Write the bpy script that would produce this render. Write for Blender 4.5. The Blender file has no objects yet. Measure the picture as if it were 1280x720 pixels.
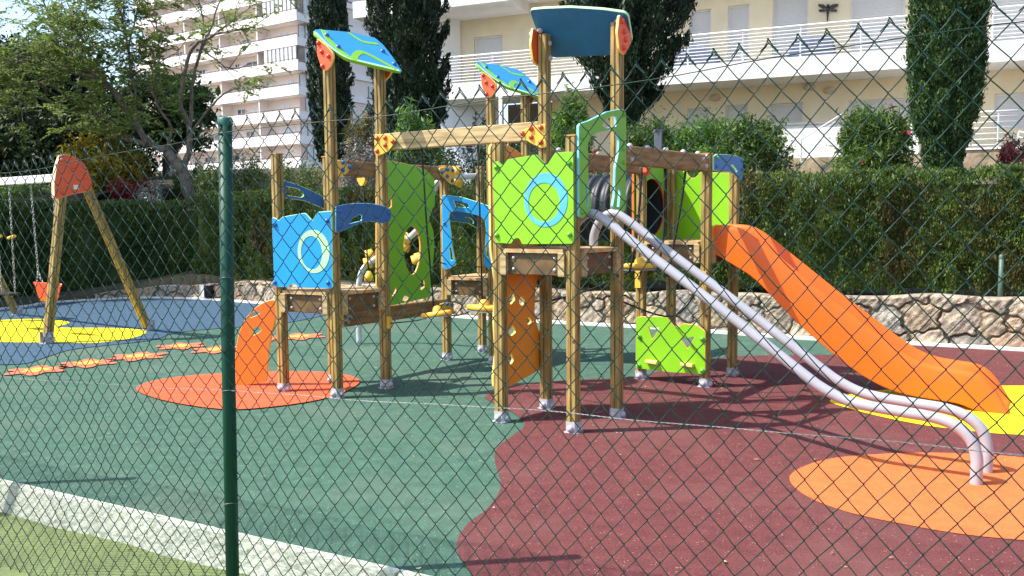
import bpy, bmesh, math, random
import numpy as np
from mathutils import Vector, Matrix
random.seed(7); rng = np.random.default_rng(7)
scene = bpy.context.scene
COL = scene.collection
V = lambda *a: np.array(a, float)

# ------------------------------------------------------------------ camera
FP = 1065.0; CH = 1.6; PIT = math.atan(88/1065.0); ROL = .009
F = V(0, math.cos(PIT), -math.sin(PIT)); R0 = V(1, 0, 0); U0 = V(0, math.sin(PIT), math.cos(PIT))
UU = U0 + ROL*R0; UU /= np.linalg.norm(UU); RR = np.cross(F, UU); CAM = V(0, 0, CH)
cd = bpy.data.cameras.new('camera'); cam = bpy.data.objects.new('camera', cd); COL.objects.link(cam)
m = Matrix.Identity(4)
for i in range(3):
    m[i][0] = RR[i]; m[i][1] = UU[i]; m[i][2] = -F[i]; m[i][3] = CAM[i]
cam.matrix_world = m
cd.sensor_width = 36; cd.lens = FP/1280*36; cd.clip_end = 2000; cd.clip_start = .05
scene.camera = cam

# measuring helpers: a point seen in the photograph, at a known depth / on a known plane
def ray(x, y): return F*FP + RR*(x-640) + UU*(360-y)
def gnd(x, y, z=0.0):
    d = ray(x, y); return CAM + d*((z-CH)/d[2])
def at(x, y, Y):
    d = ray(x, y); return CAM + d*(Y/d[1])
class Plane:
    def __init__(s, O, ex, ey):
        s.O = np.array(O, float); s.ex = ex/np.linalg.norm(ex); s.ey = ey/np.linalg.norm(ey); s.n = np.cross(s.ex, s.ey)
    def st(s, x, y):
        d = ray(x, y); t = ((s.O-CAM)@s.n)/(d@s.n); P = CAM+d*t-s.O
        return (P@s.ex, P@s.ey)
    def w(s, a, b, c=0.0): return s.O+s.ex*a+s.ey*b+s.n*c
    def pt(s, x, y): return s.w(*s.st(x, y))
UP = V(0, 0, 1)
def unit(v): v = np.array(v, float); return v/np.linalg.norm(v)
def vplane(A, B, off=0.0):
    """vertical plane through ground points A,B moved towards the camera side by off"""
    A = np.array([A[0], A[1], 0.]); B = np.array([B[0], B[1], 0.])
    e = unit(B-A); n = np.cross(e, UP)
    return Plane(A+n*off, e, UP)

# ------------------------------------------------------------------ world and sun
SUN_EL = math.radians(53); SUN_AZ = V(-1.0, -.11, 0); SUN_AZ = unit(SUN_AZ)
wd = bpy.data.worlds.new('World'); scene.world = wd; wd.use_nodes = True
nt = wd.node_tree; bg = nt.nodes['Background']
sky = nt.nodes.new('ShaderNodeTexSky'); sky.sky_type = 'NISHITA'; sky.sun_disc = False
sky.sun_elevation = SUN_EL; sky.sun_rotation = math.atan2(SUN_AZ[0], SUN_AZ[1])
sky.air_density = 1.0; sky.dust_density = 1.6
nt.links.new(sky.outputs[0], bg.inputs[0]); bg.inputs[1].default_value = .15
sl = bpy.data.lights.new('sun', 'SUN'); sl.energy = 3.9; sl.angle = math.radians(.5); sl.color = (1, .955, .88)
so = bpy.data.objects.new('sun', sl); COL.objects.link(so)
sd = SUN_AZ*math.cos(SUN_EL)+UP*math.sin(SUN_EL)
so.rotation_euler = Vector(sd).to_track_quat('Z', 'Y').to_euler(); so.location = (0, 0, 30)
scene.view_settings.view_transform = 'Standard'; scene.view_settings.look = 'None'
scene.view_settings.exposure = 1.06; scene.view_settings.gamma = 1
scene.render.engine = 'CYCLES'
scene.cycles.max_bounces = 6; scene.cycles.diffuse_bounces = 3; scene.cycles.transparent_max_bounces = 4

# ------------------------------------------------------------------ materials
MATS = {}
def mat(name,  col, rough=.6, var=.12, scale=8., bump=0., bscale=60., metal=0., spec=.5, coat=0., detail=4, stretch=(1, 1, 1), rotz=0., var2=0, col2=None, leaf=0., speck=None, island=0., coord='Object', patch=None):
    if name in MATS: return MATS[name]
    M = bpy.data.materials.new(name); M.use_nodes = True; t = M.node_tree; N = t.nodes; L = t.links
    b = N['Principled BSDF']; b.inputs['Roughness'].default_value = rough; b.inputs['Metallic'].default_value = metal
    b.inputs['Specular IOR Level'].default_value = spec
    if coat: b.inputs['Coat Weight'].default_value = coat
    tc = N.new('ShaderNodeTexCoord'); mp = N.new('ShaderNodeMapping'); L.new(tc.outputs[coord], mp.inputs[0])
    mp.inputs['Scale'].default_value = stretch; mp.vector_type = 'TEXTURE' if rotz else 'POINT'
    if rotz:
        mp.inputs['Rotation'].default_value = (0, 0, rotz); mp.inputs['Scale'].default_value = tuple(1/s for s in stretch)
    nz = N.new('ShaderNodeTexNoise'); nz.inputs['Scale'].default_value = scale; nz.inputs['Detail'].default_value = detail
    L.new(mp.outputs[0], nz.inputs[0])
    rp = N.new('ShaderNodeValToRGB'); L.new(nz.outputs[0], rp.inputs[0])
    c = np.array(col[:3]); lo = c*(1-var); hi = np.minimum(c*(1+var), 1) if col2 is None else np.array(col2)
    rp.color_ramp.elements[0].color = (*lo, 1); rp.color_ramp.elements[1].color = (*hi, 1)
    rp.color_ramp.elements[0].position = .3; rp.color_ramp.elements[1].position = .7
    out = rp.outputs[0]
    if var2:
        n2 = N.new('ShaderNodeTexNoise'); n2.inputs['Scale'].default_value = scale*.09; n2.inputs['Detail'].default_value = 5
        L.new(tc.outputs[coord], n2.inputs[0])
        r2 = N.new('ShaderNodeMapRange'); r2.inputs[1].default_value = .3; r2.inputs[2].default_value = .7
        r2.inputs[3].default_value = 1-var2; r2.inputs[4].default_value = 1+var2; L.new(n2.outputs[0], r2.inputs[0])
        mx = N.new('ShaderNodeVectorMath'); mx.operation = 'MULTIPLY'; L.new(out, mx.inputs[0]); L.new(r2.outputs[0], mx.inputs[1]); out = mx.outputs[0]
    if speck:
        vo = N.new('ShaderNodeTexVoronoi'); vo.inputs['Scale'].default_value = speck[0]; L.new(tc.outputs[coord], vo.inputs[0])
        # sparse: only some cells carry a speck
        sp = N.new('ShaderNodeSeparateColor'); L.new(vo.outputs['Color'], sp.inputs[0])
        g1 = N.new('ShaderNodeMath'); g1.operation = 'GREATER_THAN'; g1.inputs[1].default_value = 1-speck[1]; L.new(sp.outputs[0], g1.inputs[0])
        g2 = N.new('ShaderNodeMath'); g2.operation = 'LESS_THAN'; g2.inputs[1].default_value = speck[2]; L.new(vo.outputs['Distance'], g2.inputs[0])
        g3 = N.new('ShaderNodeMath'); g3.operation = 'MULTIPLY'; L.new(g1.outputs[0], g3.inputs[0]); L.new(g2.outputs[0], g3.inputs[1])
        ms = N.new('ShaderNodeMix'); ms.data_type = 'RGBA'; L.new(g3.outputs[0], ms.inputs[0]); L.new(out, ms.inputs[6]); ms.inputs[7].default_value = (*speck[3], 1); out = ms.outputs[2]
    if patch:
        n4 = N.new('ShaderNodeTexNoise'); n4.inputs['Scale'].default_value = patch[1]; n4.inputs['Detail'].default_value = 6; L.new(tc.outputs[coord], n4.inputs[0])
        r4 = N.new('ShaderNodeMapRange'); r4.inputs[1].default_value = patch[2]; r4.inputs[2].default_value = patch[2]+.14; r4.inputs[4].default_value = patch[3]; L.new(n4.outputs[0], r4.inputs[0])
        m4 = N.new('ShaderNodeMix'); m4.data_type = 'RGBA'; L.new(r4.outputs[0], m4.inputs[0]); L.new(out, m4.inputs[6]); m4.inputs[7].default_value = (*patch[0], 1); out = m4.outputs[2]
    if island:
        ge = N.new('ShaderNodeNewGeometry'); r3 = N.new('ShaderNodeMapRange'); r3.inputs[3].default_value = 1-island; r3.inputs[4].default_value = 1+island
        L.new(ge.outputs['Random Per Island'], r3.inputs[0])
        mx = N.new('ShaderNodeVectorMath'); mx.operation = 'MULTIPLY'; L.new(out, mx.inputs[0]); L.new(r3.outputs[0], mx.inputs[1]); out = mx.outputs[0]
    L.new(out, b.inputs['Base Color'])
    if bump:
        nb = N.new('ShaderNodeTexNoise'); nb.inputs['Scale'].default_value = bscale; nb.inputs['Detail'].default_value = 3; L.new(mp.outputs[0], nb.inputs[0])
        bp = N.new('ShaderNodeBump'); bp.inputs['Strength'].default_value = bump; bp.inputs['Distance'].default_value = .01
        L.new(nb.outputs[0], bp.inputs['Height']); L.new(bp.outputs[0], b.inputs['Normal'])
    if leaf:
        tr = N.new('ShaderNodeBsdfTranslucent'); L.new(out, tr.inputs[0]); mm = N.new('ShaderNodeMixShader'); mm.inputs[0].default_value = leaf
        o = N['Material Output']; L.new(b.outputs[0], mm.inputs[1]); L.new(tr.outputs[0], mm.inputs[2]); L.new(mm.outputs[0], o.inputs[0])
    MATS[name] = M; return M

GA = math.radians(-33)
wz = mat('pine_post', (.235, .145, .032), .6, .45, 9, .25, 40, stretch=(5, 5, .45), col2=(.47, .325, .10), var2=.22, speck=(6.5, .16, .13, (.10, .05, .016)))
wcap = mat('pine_end_grain', (.5, .24, .07), .7, .2, 14)
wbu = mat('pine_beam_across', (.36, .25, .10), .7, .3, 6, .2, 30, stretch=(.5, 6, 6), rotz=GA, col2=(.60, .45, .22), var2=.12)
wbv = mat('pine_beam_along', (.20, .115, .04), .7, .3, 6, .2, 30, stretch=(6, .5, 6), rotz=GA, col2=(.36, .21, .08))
wdeck = mat('plywood_deck', (.42, .25, .10), .7, .2, 10, col2=(.62, .42, .2))
wbrown = mat('brown_rim_board', (.10, .055, .02), .6, .25, 12, col2=(.17, .10, .036))
def plastic(n, c, r=.42): return mat(n, c, r, .04, 5, .08, 240, var2=.09)
pblue = plastic('blue_board', (.005, .30, .70)); pblue_shade = plastic('shaded_blue_board', (.012, .13, .40))  # the second blue has the shade on the handrail arches put into it
pgreen = plastic('lime_board', (.225, .54, .010)); pmint = plastic('mint_core', (.45, .78, .40)); pcyan = plastic('cyan_core', (.22, .62, .72))
plime_shade = plastic('shaded_lime_board', (.17, .45, .025))  # lime darkened: shade on the arch gate and tunnel boards is in the colour
pyel = plastic('yellow_board', (.80, .47, .05)); pyelc = plastic('yellow_core', (.82, .62, .16)); porange = plastic('orange_board', (.82, .175, .015))
porr = plastic('orange_red_board', (.80, .10, .025)); pocore = plastic('orange_core', (.78, .36, .10))
pslide = mat('slide_plastic', (.86, .135, .006), .33, .03, 3, .03, 90, spec=.5, var2=.05)
pbolt_b = plastic('blue_cap', (.02, .13, .45), .3); pbolt_r = plastic('red_cap', (.72, .085, .03), .3); pbolt_g = plastic('green_cap', (.13, .48, .03), .3)
pbolt_s = mat('grey_cap', (.50, .46, .46), .4, .1, 20)
steel = mat('galvanised_steel', (.62, .62, .66), .42, .12, 18, metal=.35, var2=.1)
pole_m = mat('grey_painted_tube', (.37, .37, .405), .32, .06, 6, .03, 60, spec=.5, coat=.15)
foot_m = mat('cast_foot', (.42, .41, .44), .5, .05, 4)
rope_m = mat('black_rope', (.012, .012, .013), .85, .3, 90)
tunnel_m = mat('black_corrugated_pipe', (.030, .033, .040), .48, .15, 6, spec=.35)
fencegreen = mat('green_pvc_wire', (.004, .034, .024), .42, .1, 10, spec=.35)
postgreen = mat('green_post_paint', (.001, .052, .032), .5, .1, 4, spec=.3)
wire_g = mat('zinc_wire', (.20, .21, .21), .4, .2, 30, metal=.4)

# ------------------------------------------------------------------ objects
WL = {}                                   # world position of every object (parents are never rotated)
def tag(o, label=None, cat=None, group=None, kind=None):
    if label: o['label'] = label
    if cat: o['category'] = cat
    if group: o['group'] = group
    if kind: o['kind'] = kind
    return o
def thing(name, loc, label, cat, group=None):
    o = bpy.data.objects.new(name, None); COL.objects.link(o); o.location = tuple(loc); o.empty_display_size = .1
    WL[o.name] = np.array(loc, float); return tag(o, label, cat, group)
def link_mesh(name, me, mats, parent=None, origin=None):
    """mesh given in world coordinates -> object with its origin inside itself"""
    n = len(me.vertices); co = np.empty(n*3); me.vertices.foreach_get('co', co); co = co.reshape(-1, 3)
    c = (co.min(0)+co.max(0))/2 if origin is None else np.array(origin, float)
    me.vertices.foreach_set('co', (co-c).ravel()); me.update()
    for mm in (mats if isinstance(mats, (list, tuple)) else [mats]): me.materials.append(mm)
    o = bpy.data.objects.new(name, me); COL.objects.link(o)
    if parent is not None:
        o.parent = parent; o.location = tuple(c-WL[parent.name])
    else: o.location = tuple(c)
    WL[o.name] = c; return o
class MB:
    def __init__(s): s.v = []; s.f = []; s.m = []; s.sm = []
    def add(s, vs, fs, mi=0, smooth=False):
        o = len(s.v); s.v += [tuple(p) for p in vs]; s.f += [tuple(i+o for i in f) for f in fs]; s.m += [mi]*len(fs); s.sm += [smooth]*len(fs); return s
    def prism(s, prof, A, B, side, up, mi=0, cap=True):
        """profile (a,b) in side/up axes swept from A to B"""
        A = np.array(A, float); B = np.array(B, float); n = len(prof)
        vs = [A+side*a+up*b for a, b in prof]+[B+side*a+up*b for a, b in prof]
        fs = [(i, (i+1) % n, n+(i+1) % n, n+i) for i in range(n)]
        if cap: fs += [tuple(range(n))[::-1], tuple(range(n, 2*n))]
        # orient
        if np.cross(side, up)@(B-A) < 0: fs = [f[::-1] for f in fs]
        return s.add(vs, fs, mi)
    def bar(s, A, B, w, h, up=UP, mi=0, ch=.005):
        A = np.array(A, float); B = np.array(B, float); d = unit(B-A); side = unit(np.cross(d, up)); u2 = np.cross(side, d)
        a, b = w/2, h/2; c = min(ch, a*.4, b*.4)
        pr = [(-a+c, -b), (a-c, -b), (a, -b+c), (a, b-c), (a-c, b), (-a+c, b), (-a, b-c), (-a, -b+c)]
        return s.prism(pr, A, B, side, u2, mi)
    def box(s, lo, hi, mi=0):
        x0, y0, z0 = lo; x1, y1, z1 = hi
        v = [(x0, y0, z0), (x1, y0, z0), (x1, y1, z0), (x0, y1, z0), (x0, y0, z1), (x1, y0, z1), (x1, y1, z1), (x0, y1, z1)]
        return s.add(v, [(0, 3, 2, 1), (4, 5, 6, 7), (0, 1, 5, 4), (1, 2, 6, 5), (2, 3, 7, 6), (3, 0, 4, 7)], mi)
    def obox(s, O, ex, ey, ez, lo, hi, mi=0):
        x0, y0, z0 = lo; x1, y1, z1 = hi
        c = [(x0, y0, z0), (x1, y0, z0), (x1, y1, z0), (x0, y1, z0), (x0, y0, z1), (x1, y0, z1), (x1, y1, z1), (x0, y1, z1)]
        v = [O+ex*a+ey*b+ez*d for a, b, d in c]; f = [(0, 3, 2, 1), (4, 5, 6, 7), (0, 1, 5, 4), (1, 2, 6, 5), (2, 3, 7, 6), (3, 0, 4, 7)]
        if np.cross(ex, ey)@ez < 0: f = [q[::-1] for q in f]
        return s.add(v, f, mi)
    def tube(s, P, r, n=10, mi=0, cap=True):
        P = [np.array(p, float) for p in P]; k = len(P); rs = r if hasattr(r, '__len__') else [r]*k
        t = [unit(P[min(i+1, k-1)]-P[max(i-1, 0)]) for i in range(k)]
        a = V(0, 0, 1) if abs(t[0][2]) < .9 else V(1, 0, 0); nn = unit(np.cross(t[0], a)); vs = []
        for i in range(k):
            nn = unit(nn-t[i]*(nn@t[i])); b = np.cross(t[i], nn)
            vs += [P[i]+(nn*math.cos(q)+b*math.sin(q))*rs[i] for q in (2*math.pi*j/n for j in range(n))]
        fs = [(i*n+j, i*n+(j+1) % n, (i+1)*n+(j+1) % n, (i+1)*n+j) for i in range(k-1) for j in range(n)]
        s.add(vs, fs, mi, True)
        if cap: s.add([], [tuple(range(n))[::-1], tuple(range((k-1)*n, k*n))], mi) if False else s._caps(len(vs), n, k, mi)
        return s
    def _caps(s, nv, n, k, mi):
        o = len(s.v)-nv; s.f += [tuple(o+i for i in range(n))[::-1], tuple(o+(k-1)*n+i for i in range(n))]; s.m += [mi]*2; s.sm += [False]*2
    def lathe(s, prof, O, ax=UP, n=16, mi=0):
        ax = unit(ax); a = V(1, 0, 0) if abs(ax[0]) < .8 else V(0, 1, 0); e1 = unit(np.cross(ax, a)); e2 = np.cross(ax, e1); k = len(prof); vs = []
        for r, h in prof: vs += [np.array(O)+ax*h+(e1*math.cos(q)+e2*math.sin(q))*max(r, 1e-4) for q in (2*math.pi*j/n for j in range(n))]
        return s.add(vs, [(i*n+j, i*n+(j+1) % n, (i+1)*n+(j+1) % n, (i+1)*n+j) for i in range(k-1) for j in range(n)], mi, True)
    def mesh(s, name):
        me = bpy.data.meshes.new(name); me.from_pydata([tuple(map(float, p)) for p in s.v], [], s.f)
        me.polygons.foreach_set('material_index', s.m); me.polygons.foreach_set('use_smooth', s.sm); me.update(); return me
    def build(s, name, mats, parent=None, origin=None): return link_mesh(name, s.mesh(name), mats, parent, origin)

def rounded(pts, r):
    """corner rounding of a closed polygon"""
    out = []; n = len(pts)
    for i in range(n):
        p = np.array(pts[i]); a = np.array(pts[i-1])-p; b = np.array(pts[(i+1) % n])-p; la, lb = np.linalg.norm(a), np.linalg.norm(b)
        if la < 1e-6 or lb < 1e-6: continue
        k = min(r, .45*la, .45*lb); p0 = p+a/la*k; p1 = p+b/lb*k
        for t in (0, .33, .67, 1): out.append((1-t)**2*p0+2*t*(1-t)*p+t*t*p1)
    return out
def catmull(P, k=6, closed=False):
    P = [np.array(p, float) for p in P]; n = len(P); out = []
    for i in range(n if closed else n-1):
        if closed: a, b, c, d = P[i-1], P[i], P[(i+1) % n], P[(i+2) % n]
        else: a, b, c, d = P[max(i-1, 0)], P[i], P[i+1], P[min(i+2, n-1)]
        for j in range(k):
            t = j/k; out.append(.5*(2*b+(c-a)*t+(2*a-5*b+4*c-d)*t*t+(-a+3*b-3*c+d)*t**3))
    if not closed: out.append(P[-1])
    return out
def board(name, pl, loops, th, mats, parent, depth=0.0, bev=.003):
    """flat board cut from loops [(s,t)...] (first outer, others holes) in plane pl, thickness th, centre at depth along the normal"""
    cu = bpy.data.curves.new(name, 'CURVE'); cu.dimensions = '2D'; cu.fill_mode = 'BOTH'; cu.extrude = th/2-bev; cu.bevel_depth = bev; cu.bevel_resolution = 0; cu.offset = -bev
    for lp in loops:
        sp = cu.splines.new('POLY'); sp.points.add(len(lp)-1); sp.use_cyclic_u = True
        for q, p in zip(sp.points, lp): q.co = (p[0], p[1], 0, 1)
    ob = bpy.data.objects.new(name, cu); COL.objects.link(ob)
    dg = bpy.context.evaluated_depsgraph_get(); me = bpy.data.meshes.new_from_object(ob.evaluated_get(dg))
    bpy.data.objects.remove(ob); bpy.data.curves.remove(cu); me.materials.clear()
    n = len(me.vertices); co = np.empty(n*3); me.vertices.foreach_get('co', co); co = co.reshape(-1, 3)
    nz = np.empty(len(me.polygons)*3); me.polygons.foreach_get('normal', nz); nz = nz.reshape(-1, 3)[:, 2]
    me.polygons.foreach_set('material_index', (np.abs(nz) < .95).astype(np.int32)); me.polygons.foreach_set('use_smooth', [False]*len(me.polygons))
    wco = pl.O+co[:, :1]*pl.ex+co[:, 1:2]*pl.ey+(co[:, 2:3]+depth)*pl.n
    me.vertices.foreach_set('co', wco.ravel()); me.update()
    return link_mesh(name, me, mats, parent)
def pxboard(name, pl, outline, th, mats, parent, holes=(), r=.012, depth=0.0, smooth=False):
    lo = [pl.st(*p) for p in outline]; lo = catmull(lo, 4, True) if smooth else rounded(lo, r)
    hs = [rounded([pl.st(*p) for p in h], r*.8) for h in holes]
    return board(name, pl, [lo]+hs, th, mats, parent, depth)
def ell(c, rx, ry, n=36): return [(c[0]+rx*math.cos(2*math.pi*i/n), c[1]+ry*math.sin(2*math.pi*i/n)) for i in range(n)]

_bolt = {}
def bolt(parent, P, nrm, m, r=.015):
    key = (m.name, r)
    if key not in _bolt:
        b = MB(); b.lathe([(r*1.15, 0), (r*1.15, r*.25), (r, r*.6), (r*.6, r*1.05), (0, r*1.2)], V(0, 0, 0), UP, 10)
        me = b.mesh('bolt'); me.materials.append(m); _bolt[key] = me
    o = bpy.data.objects.new('bolt', _bolt[key]); COL.objects.link(o); o.parent = parent; o.location = tuple(np.array(P)-WL[parent.name])
    o.rotation_euler = Vector(nrm).to_track_quat('Z', 'Y').to_euler(); return o

def sheet(name, pts, z, m, kind='structure', parent=None, side=True):
    pts = [np.array(p[:2]) for p in pts]
    bm = bmesh.new(); vs = [bm.verts.new((p[0], p[1], z)) for p in pts]; f = bm.faces.new(vs); bm.normal_update()
    if f.normal.z < 0: f.normal_flip()
    bmesh.ops.triangulate(bm, faces=bm.faces[:]); me = bpy.data.meshes.new(name); bm.to_mesh(me); bm.free()
    o = link_mesh(name, me, m, parent, origin=(0, 0, 0))
    if kind: o['kind'] = kind
    return o

# ------------------------------------------------------------------ ground and rubber surfacing
rub = dict(rough=.9, scale=105, detail=3, bump=.35, bscale=260, spec=.25)
g_green = mat('green_rubber', (.054, .117, .083), var=.38, var2=.20, patch=((.13, .16, .12), .8, .50, .35), speck=(120, .035, .30, (.50, .55, .42)), **rub)
g_maroon = mat('maroon_rubber', (.124, .036, .036), var=.40, var2=.17, patch=((.18, .085, .075), .9, .50, .35), speck=(110, .03, .30, (.55, .36, .30)), **rub)
g_blue = mat('blue_rubber', (.044, .088, .135), var=.28, var2=.16, speck=(110, .03, .30, (.4, .45, .5)), **rub)
g_orange = mat('orange_rubber', (.66, .145, .040), var=.24, var2=.10, speck=(130, .05, .30, (.35, .10, .03)), **rub)
g_coral = mat('coral_rubber', (.64, .105, .040), var=.22, var2=.10, speck=(110, .04, .30, (.5, .1, .03)), **rub)
g_yellow = mat('yellow_rubber', (.70, .58, .012), var=.10, var2=.06, speck=(110, .03, .30, (.5, .3, .03)), **rub)
g_petal = mat('petal_rubber', (.66, .16, .085), var=.2, var2=.1, **rub); g_centre = mat('flower_centre_rubber', (.72, .36, .07), var=.2, var2=.1, **rub)
g_court = mat('olive_court_paint', (.112, .150, .046), .8, .22, 60, .3, 160, var2=.16, speck=(14, .05, .22, (.10, .13, .05)))
g_white = mat('worn_white_line', (.36, .40, .29), .85, .25, 30, .35, 90, stretch=(1, 1, 5), col2=(.60, .62, .53), var2=.2, speck=(26, .10, .30, (.26, .30, .18)))
g_kerb = mat('pale_concrete_kerb', (.74, .72, .70), .85, .12, 20, .3, 80)
g_soil = mat('dry_soil', (.13, .095, .06), .95, .4, 6, .5, 30, col2=(.24, .18, .11), var2=.2)

kp = [(0, 388), (60, 380), (120, 376), (180, 373.5), (250, 375), (320, 380), (430, 388), (580, 398), (700, 405), (840, 413), (1000, 424.5), (1140, 432), (1280, 440)]
KB = [gnd(*p)[:2] for p in kp]
KB = [KB[0]+(KB[0]-KB[2])*3.2]+KB+[KB[-1]+(KB[-1]-KB[-3])*.9, KB[-1]+(KB[-1]-KB[-3])*2.6]
KB = [p for p in catmull(KB, 5)]
KB = np.array(KB)
def offset(line, d):
    """shift a polyline sideways; positive d is away from the camera"""
    t = np.gradient(line, axis=0); t /= np.linalg.norm(t, axis=1)[:, None]
    return line+np.stack([-t[:, 1], t[:, 0]], 1)*d
sheet('ground', [(-300, -200), (300, -200), (300, 400), (-300, 400)], -.42, g_soil)
CZ = -.18
# court in front of the white line, one step lower
wl_top = [gnd(0, 603), gnd(290, 666), gnd(430, 715)]; wl_bot = [gnd(0, 641, CZ), gnd(285, 716, CZ)]
e = unit(np.array([-2.1, 1.12])); a0 = wl_top[1][:2]; wt = [a0+e*t for t in (-9, 9)]; nrm_ = np.array([-e[1], e[0]]); nrm_ = nrm_ if nrm_[1] < 0 else -nrm_
wb = [p+nrm_*.05 for p in wt]
CF = -.37      # the court falls away from the kerb to the fence
cq = [[(*(wb[0]-nrm_*.04), CZ), (*(wb[1]-nrm_*.04), CZ)], [(*(wb[0]+nrm_*.85), CF), (*(wb[1]+nrm_*.85), CF)], [(*(wb[0]+nrm_*9), CF-.02), (*(wb[1]+nrm_*9), CF-.02)]]
tag(MB().add([p for r_ in cq for p in r_], [(2*i, 2*i+2, 2*i+3, 2*i+1) if nrm_[1] > 0 else (2*i+1, 2*i+3, 2*i+2, 2*i) for i in range(2)]).build('court_floor', g_court, None, (0, 0, 0)), kind='structure')
b = MB(); kk_ = 60; top_ = [wt[0]*(1-t)+wt[1]*t for t in np.linspace(0, 1, kk_)]; wob = [.006*math.sin(i*1.7)+.004*math.sin(i*4.1) for i in range(kk_)]
rows_ = [[(*(p-nrm_*.016), .002) for p in top_], [(*(p+nrm_*(-.008)), .000) for p in top_], [(*(p+nrm_*(.006+w_)), -.016) for p, w_ in zip(top_, wob)], [(*(p+nrm_*(.04+w_)), CZ-.01) for p, w_ in zip(top_, wob)]]
vs_ = [q for r_ in rows_ for q in r_]; b.add(vs_, [(r_*kk_+i, r_*kk_+i+1, (r_+1)*kk_+i+1, (r_+1)*kk_+i) for r_ in range(3) for i in range(kk_-1)])
tag(b.build('white_kerb', g_white, None, (0, 0, 0)), kind='structure')
play_edge = [p-nrm_*.012 for p in wt]
sheet('play_floor', [play_edge[0], play_edge[1]]+[tuple(p) for p in KB if p[0] > -16]+[(11, 1)], .000, g_green)
# maroon
mar = [(590, 722), (579, 706), (571, 690), (573, 673), (585, 656), (606, 640), (621, 622), (626, 607), (622, 590), (618, 573), (623, 559), (640, 546), (656, 532), (640, 516), (618, 505), (606, 497.5), (616, 491), (649, 482), (719, 475.5), (794, 472), (850, 458), (920, 446), (1057, 444), (1095, 440)]
mp_ = [gnd(*p)[:2] for p in catmull(mar, 3)]
rt = [p for p in KB if p[0] > 4.45]
mp_ += [tuple(p) for p in offset(KB, -.02) if p[0] > 4.6]+[(10.9, 1.2), (1.5, 1.9), (.3, 2.6)]
sheet('maroon_floor', mp_, .008, g_maroon)
# blue
blu = [(0, 456.5), (33, 455), (55, 448), (87, 438), (131, 432.5), (175, 428), (197, 424), (210, 419), (230, 415), (280, 410.5), (336, 407), (380, 400), (418, 392)]
bp_ = [gnd(*p)[:2] for p in catmull(blu, 3)]
kk = [tuple(p) for p in offset(KB, -.02) if p[0] < -3.6][::-1]
bp_ = bp_+kk+[(bp_[0][0]-5, bp_[0][1]+1.5)]
sheet('blue_floor', bp_, .008, g_blue)
def pxsheet(name, px, z, m): return sheet(name, [gnd(*p, z)[:2] for p in catmull(px, 4, True)], z, m)
pxsheet('orange_patch', [(987, 600), (1000, 585), (1045, 572), (1130, 566), (1210, 567), (1290, 573), (1390, 590), (1440, 615), (1430, 655), (1370, 680), (1280, 675), (1200, 667), (1130, 655), (1060, 640), (1010, 621)], .012, g_orange)
pxsheet('yellow_patch', [(1037, 501), (1058, 494), (1095, 488), (1170, 484), (1253, 482), (1340, 484), (1420, 498), (1450, 520), (1410, 540), (1340, 546), (1270, 543), (1227, 540), (1160, 532), (1103, 521), (1060, 510)], .012, g_yellow)
pxsheet('coral_patch', [(170, 485), (195, 475), (240, 469), (310, 464.5), (385, 464), (430, 467.5), (450, 476), (432, 489), (400, 499), (350, 507), (290, 511.5), (235, 506), (190, 496)], .012, g_coral)
pxsheet('yellow_patch', [(-90, 414), (-40, 403), (0, 400), (45, 398.5), (80, 401), (86, 404), (72, 408), (82, 409.5), (150, 410), (183, 414), (165, 422.5), (120, 428.5), (70, 428), (0, 427.5), (-60, 425)], .012, g_yellow)
for cx, cy, rr in [(46, 464, .27), (110, 455, .27), (172, 446.5, .285), (226, 433.5, .26), (270, 438, .26), (374, 421.5, .30), (331, 424.5, .22)]:
    c = gnd(cx, cy); a0_ = random.random()*3
    sheet('flower_marking', [(c[0]+rr*(1+.24*math.cos(6*t+a0_))*math.cos(t), c[1]+rr*(1+.24*math.cos(6*t+a0_))*math.sin(t)) for t in (2*math.pi*i/60 for i in range(60))], .012, g_petal)
    sheet('flower_marking', [(c[0]+rr*.5*(1+.22*math.cos(6*t+a0_))*math.cos(t), c[1]+rr*.5*(1+.22*math.cos(6*t+a0_))*math.sin(t)) for t in (2*math.pi*i/60 for i in range(60))], .016, g_centre)
nl_ = 420; xs = rng.uniform(-5, 6, nl_); ys = rng.uniform(2.2, 10.5, nl_); v_ = []; f_ = []
for i_ in range(nl_):
    a_ = rng.random()*6.28; L0 = rng.uniform(.006, .020); w0 = L0*rng.uniform(.25, .5); ca, sa_ = math.cos(a_), math.sin(a_)
    for dx, dy, dz in ((L0, 0, .004), (0, w0, .0), (-L0, 0, .003), (0, -w0, .001)): v_.append((xs[i_]+dx*ca-dy*sa_, ys[i_]+dx*sa_+dy*ca, .018+dz))
    f_.append((4*i_, 4*i_+1, 4*i_+2, 4*i_+3))
tag(MB().add(v_, f_).build('leaf_litter', mat('dry_leaf', (.22, .13, .05), .8, .4, 9, col2=(.50, .40, .22), island=.4)), 'scattered dry leaf bits lying over the coloured rubber floor', 'leaf litter', kind='stuff')
# low kerb at the foot of the stone wall
K1, K2 = KB, offset(KB, .13); b = MB(); n = len(KB); zz = .035
vs = [(p[0], p[1], -.02) for p in K1]+[(p[0], p[1], zz) for p in K1]+[(p[0], p[1], zz) for p in K2]
b.add(vs, [(i, i+1, n+i+1, n+i) for i in range(n-1)]+[(n+i, n+i+1, 2*n+i+1, 2*n+i) for i in range(n-1)])
tag(b.build('kerb', g_kerb), kind='structure')

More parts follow.
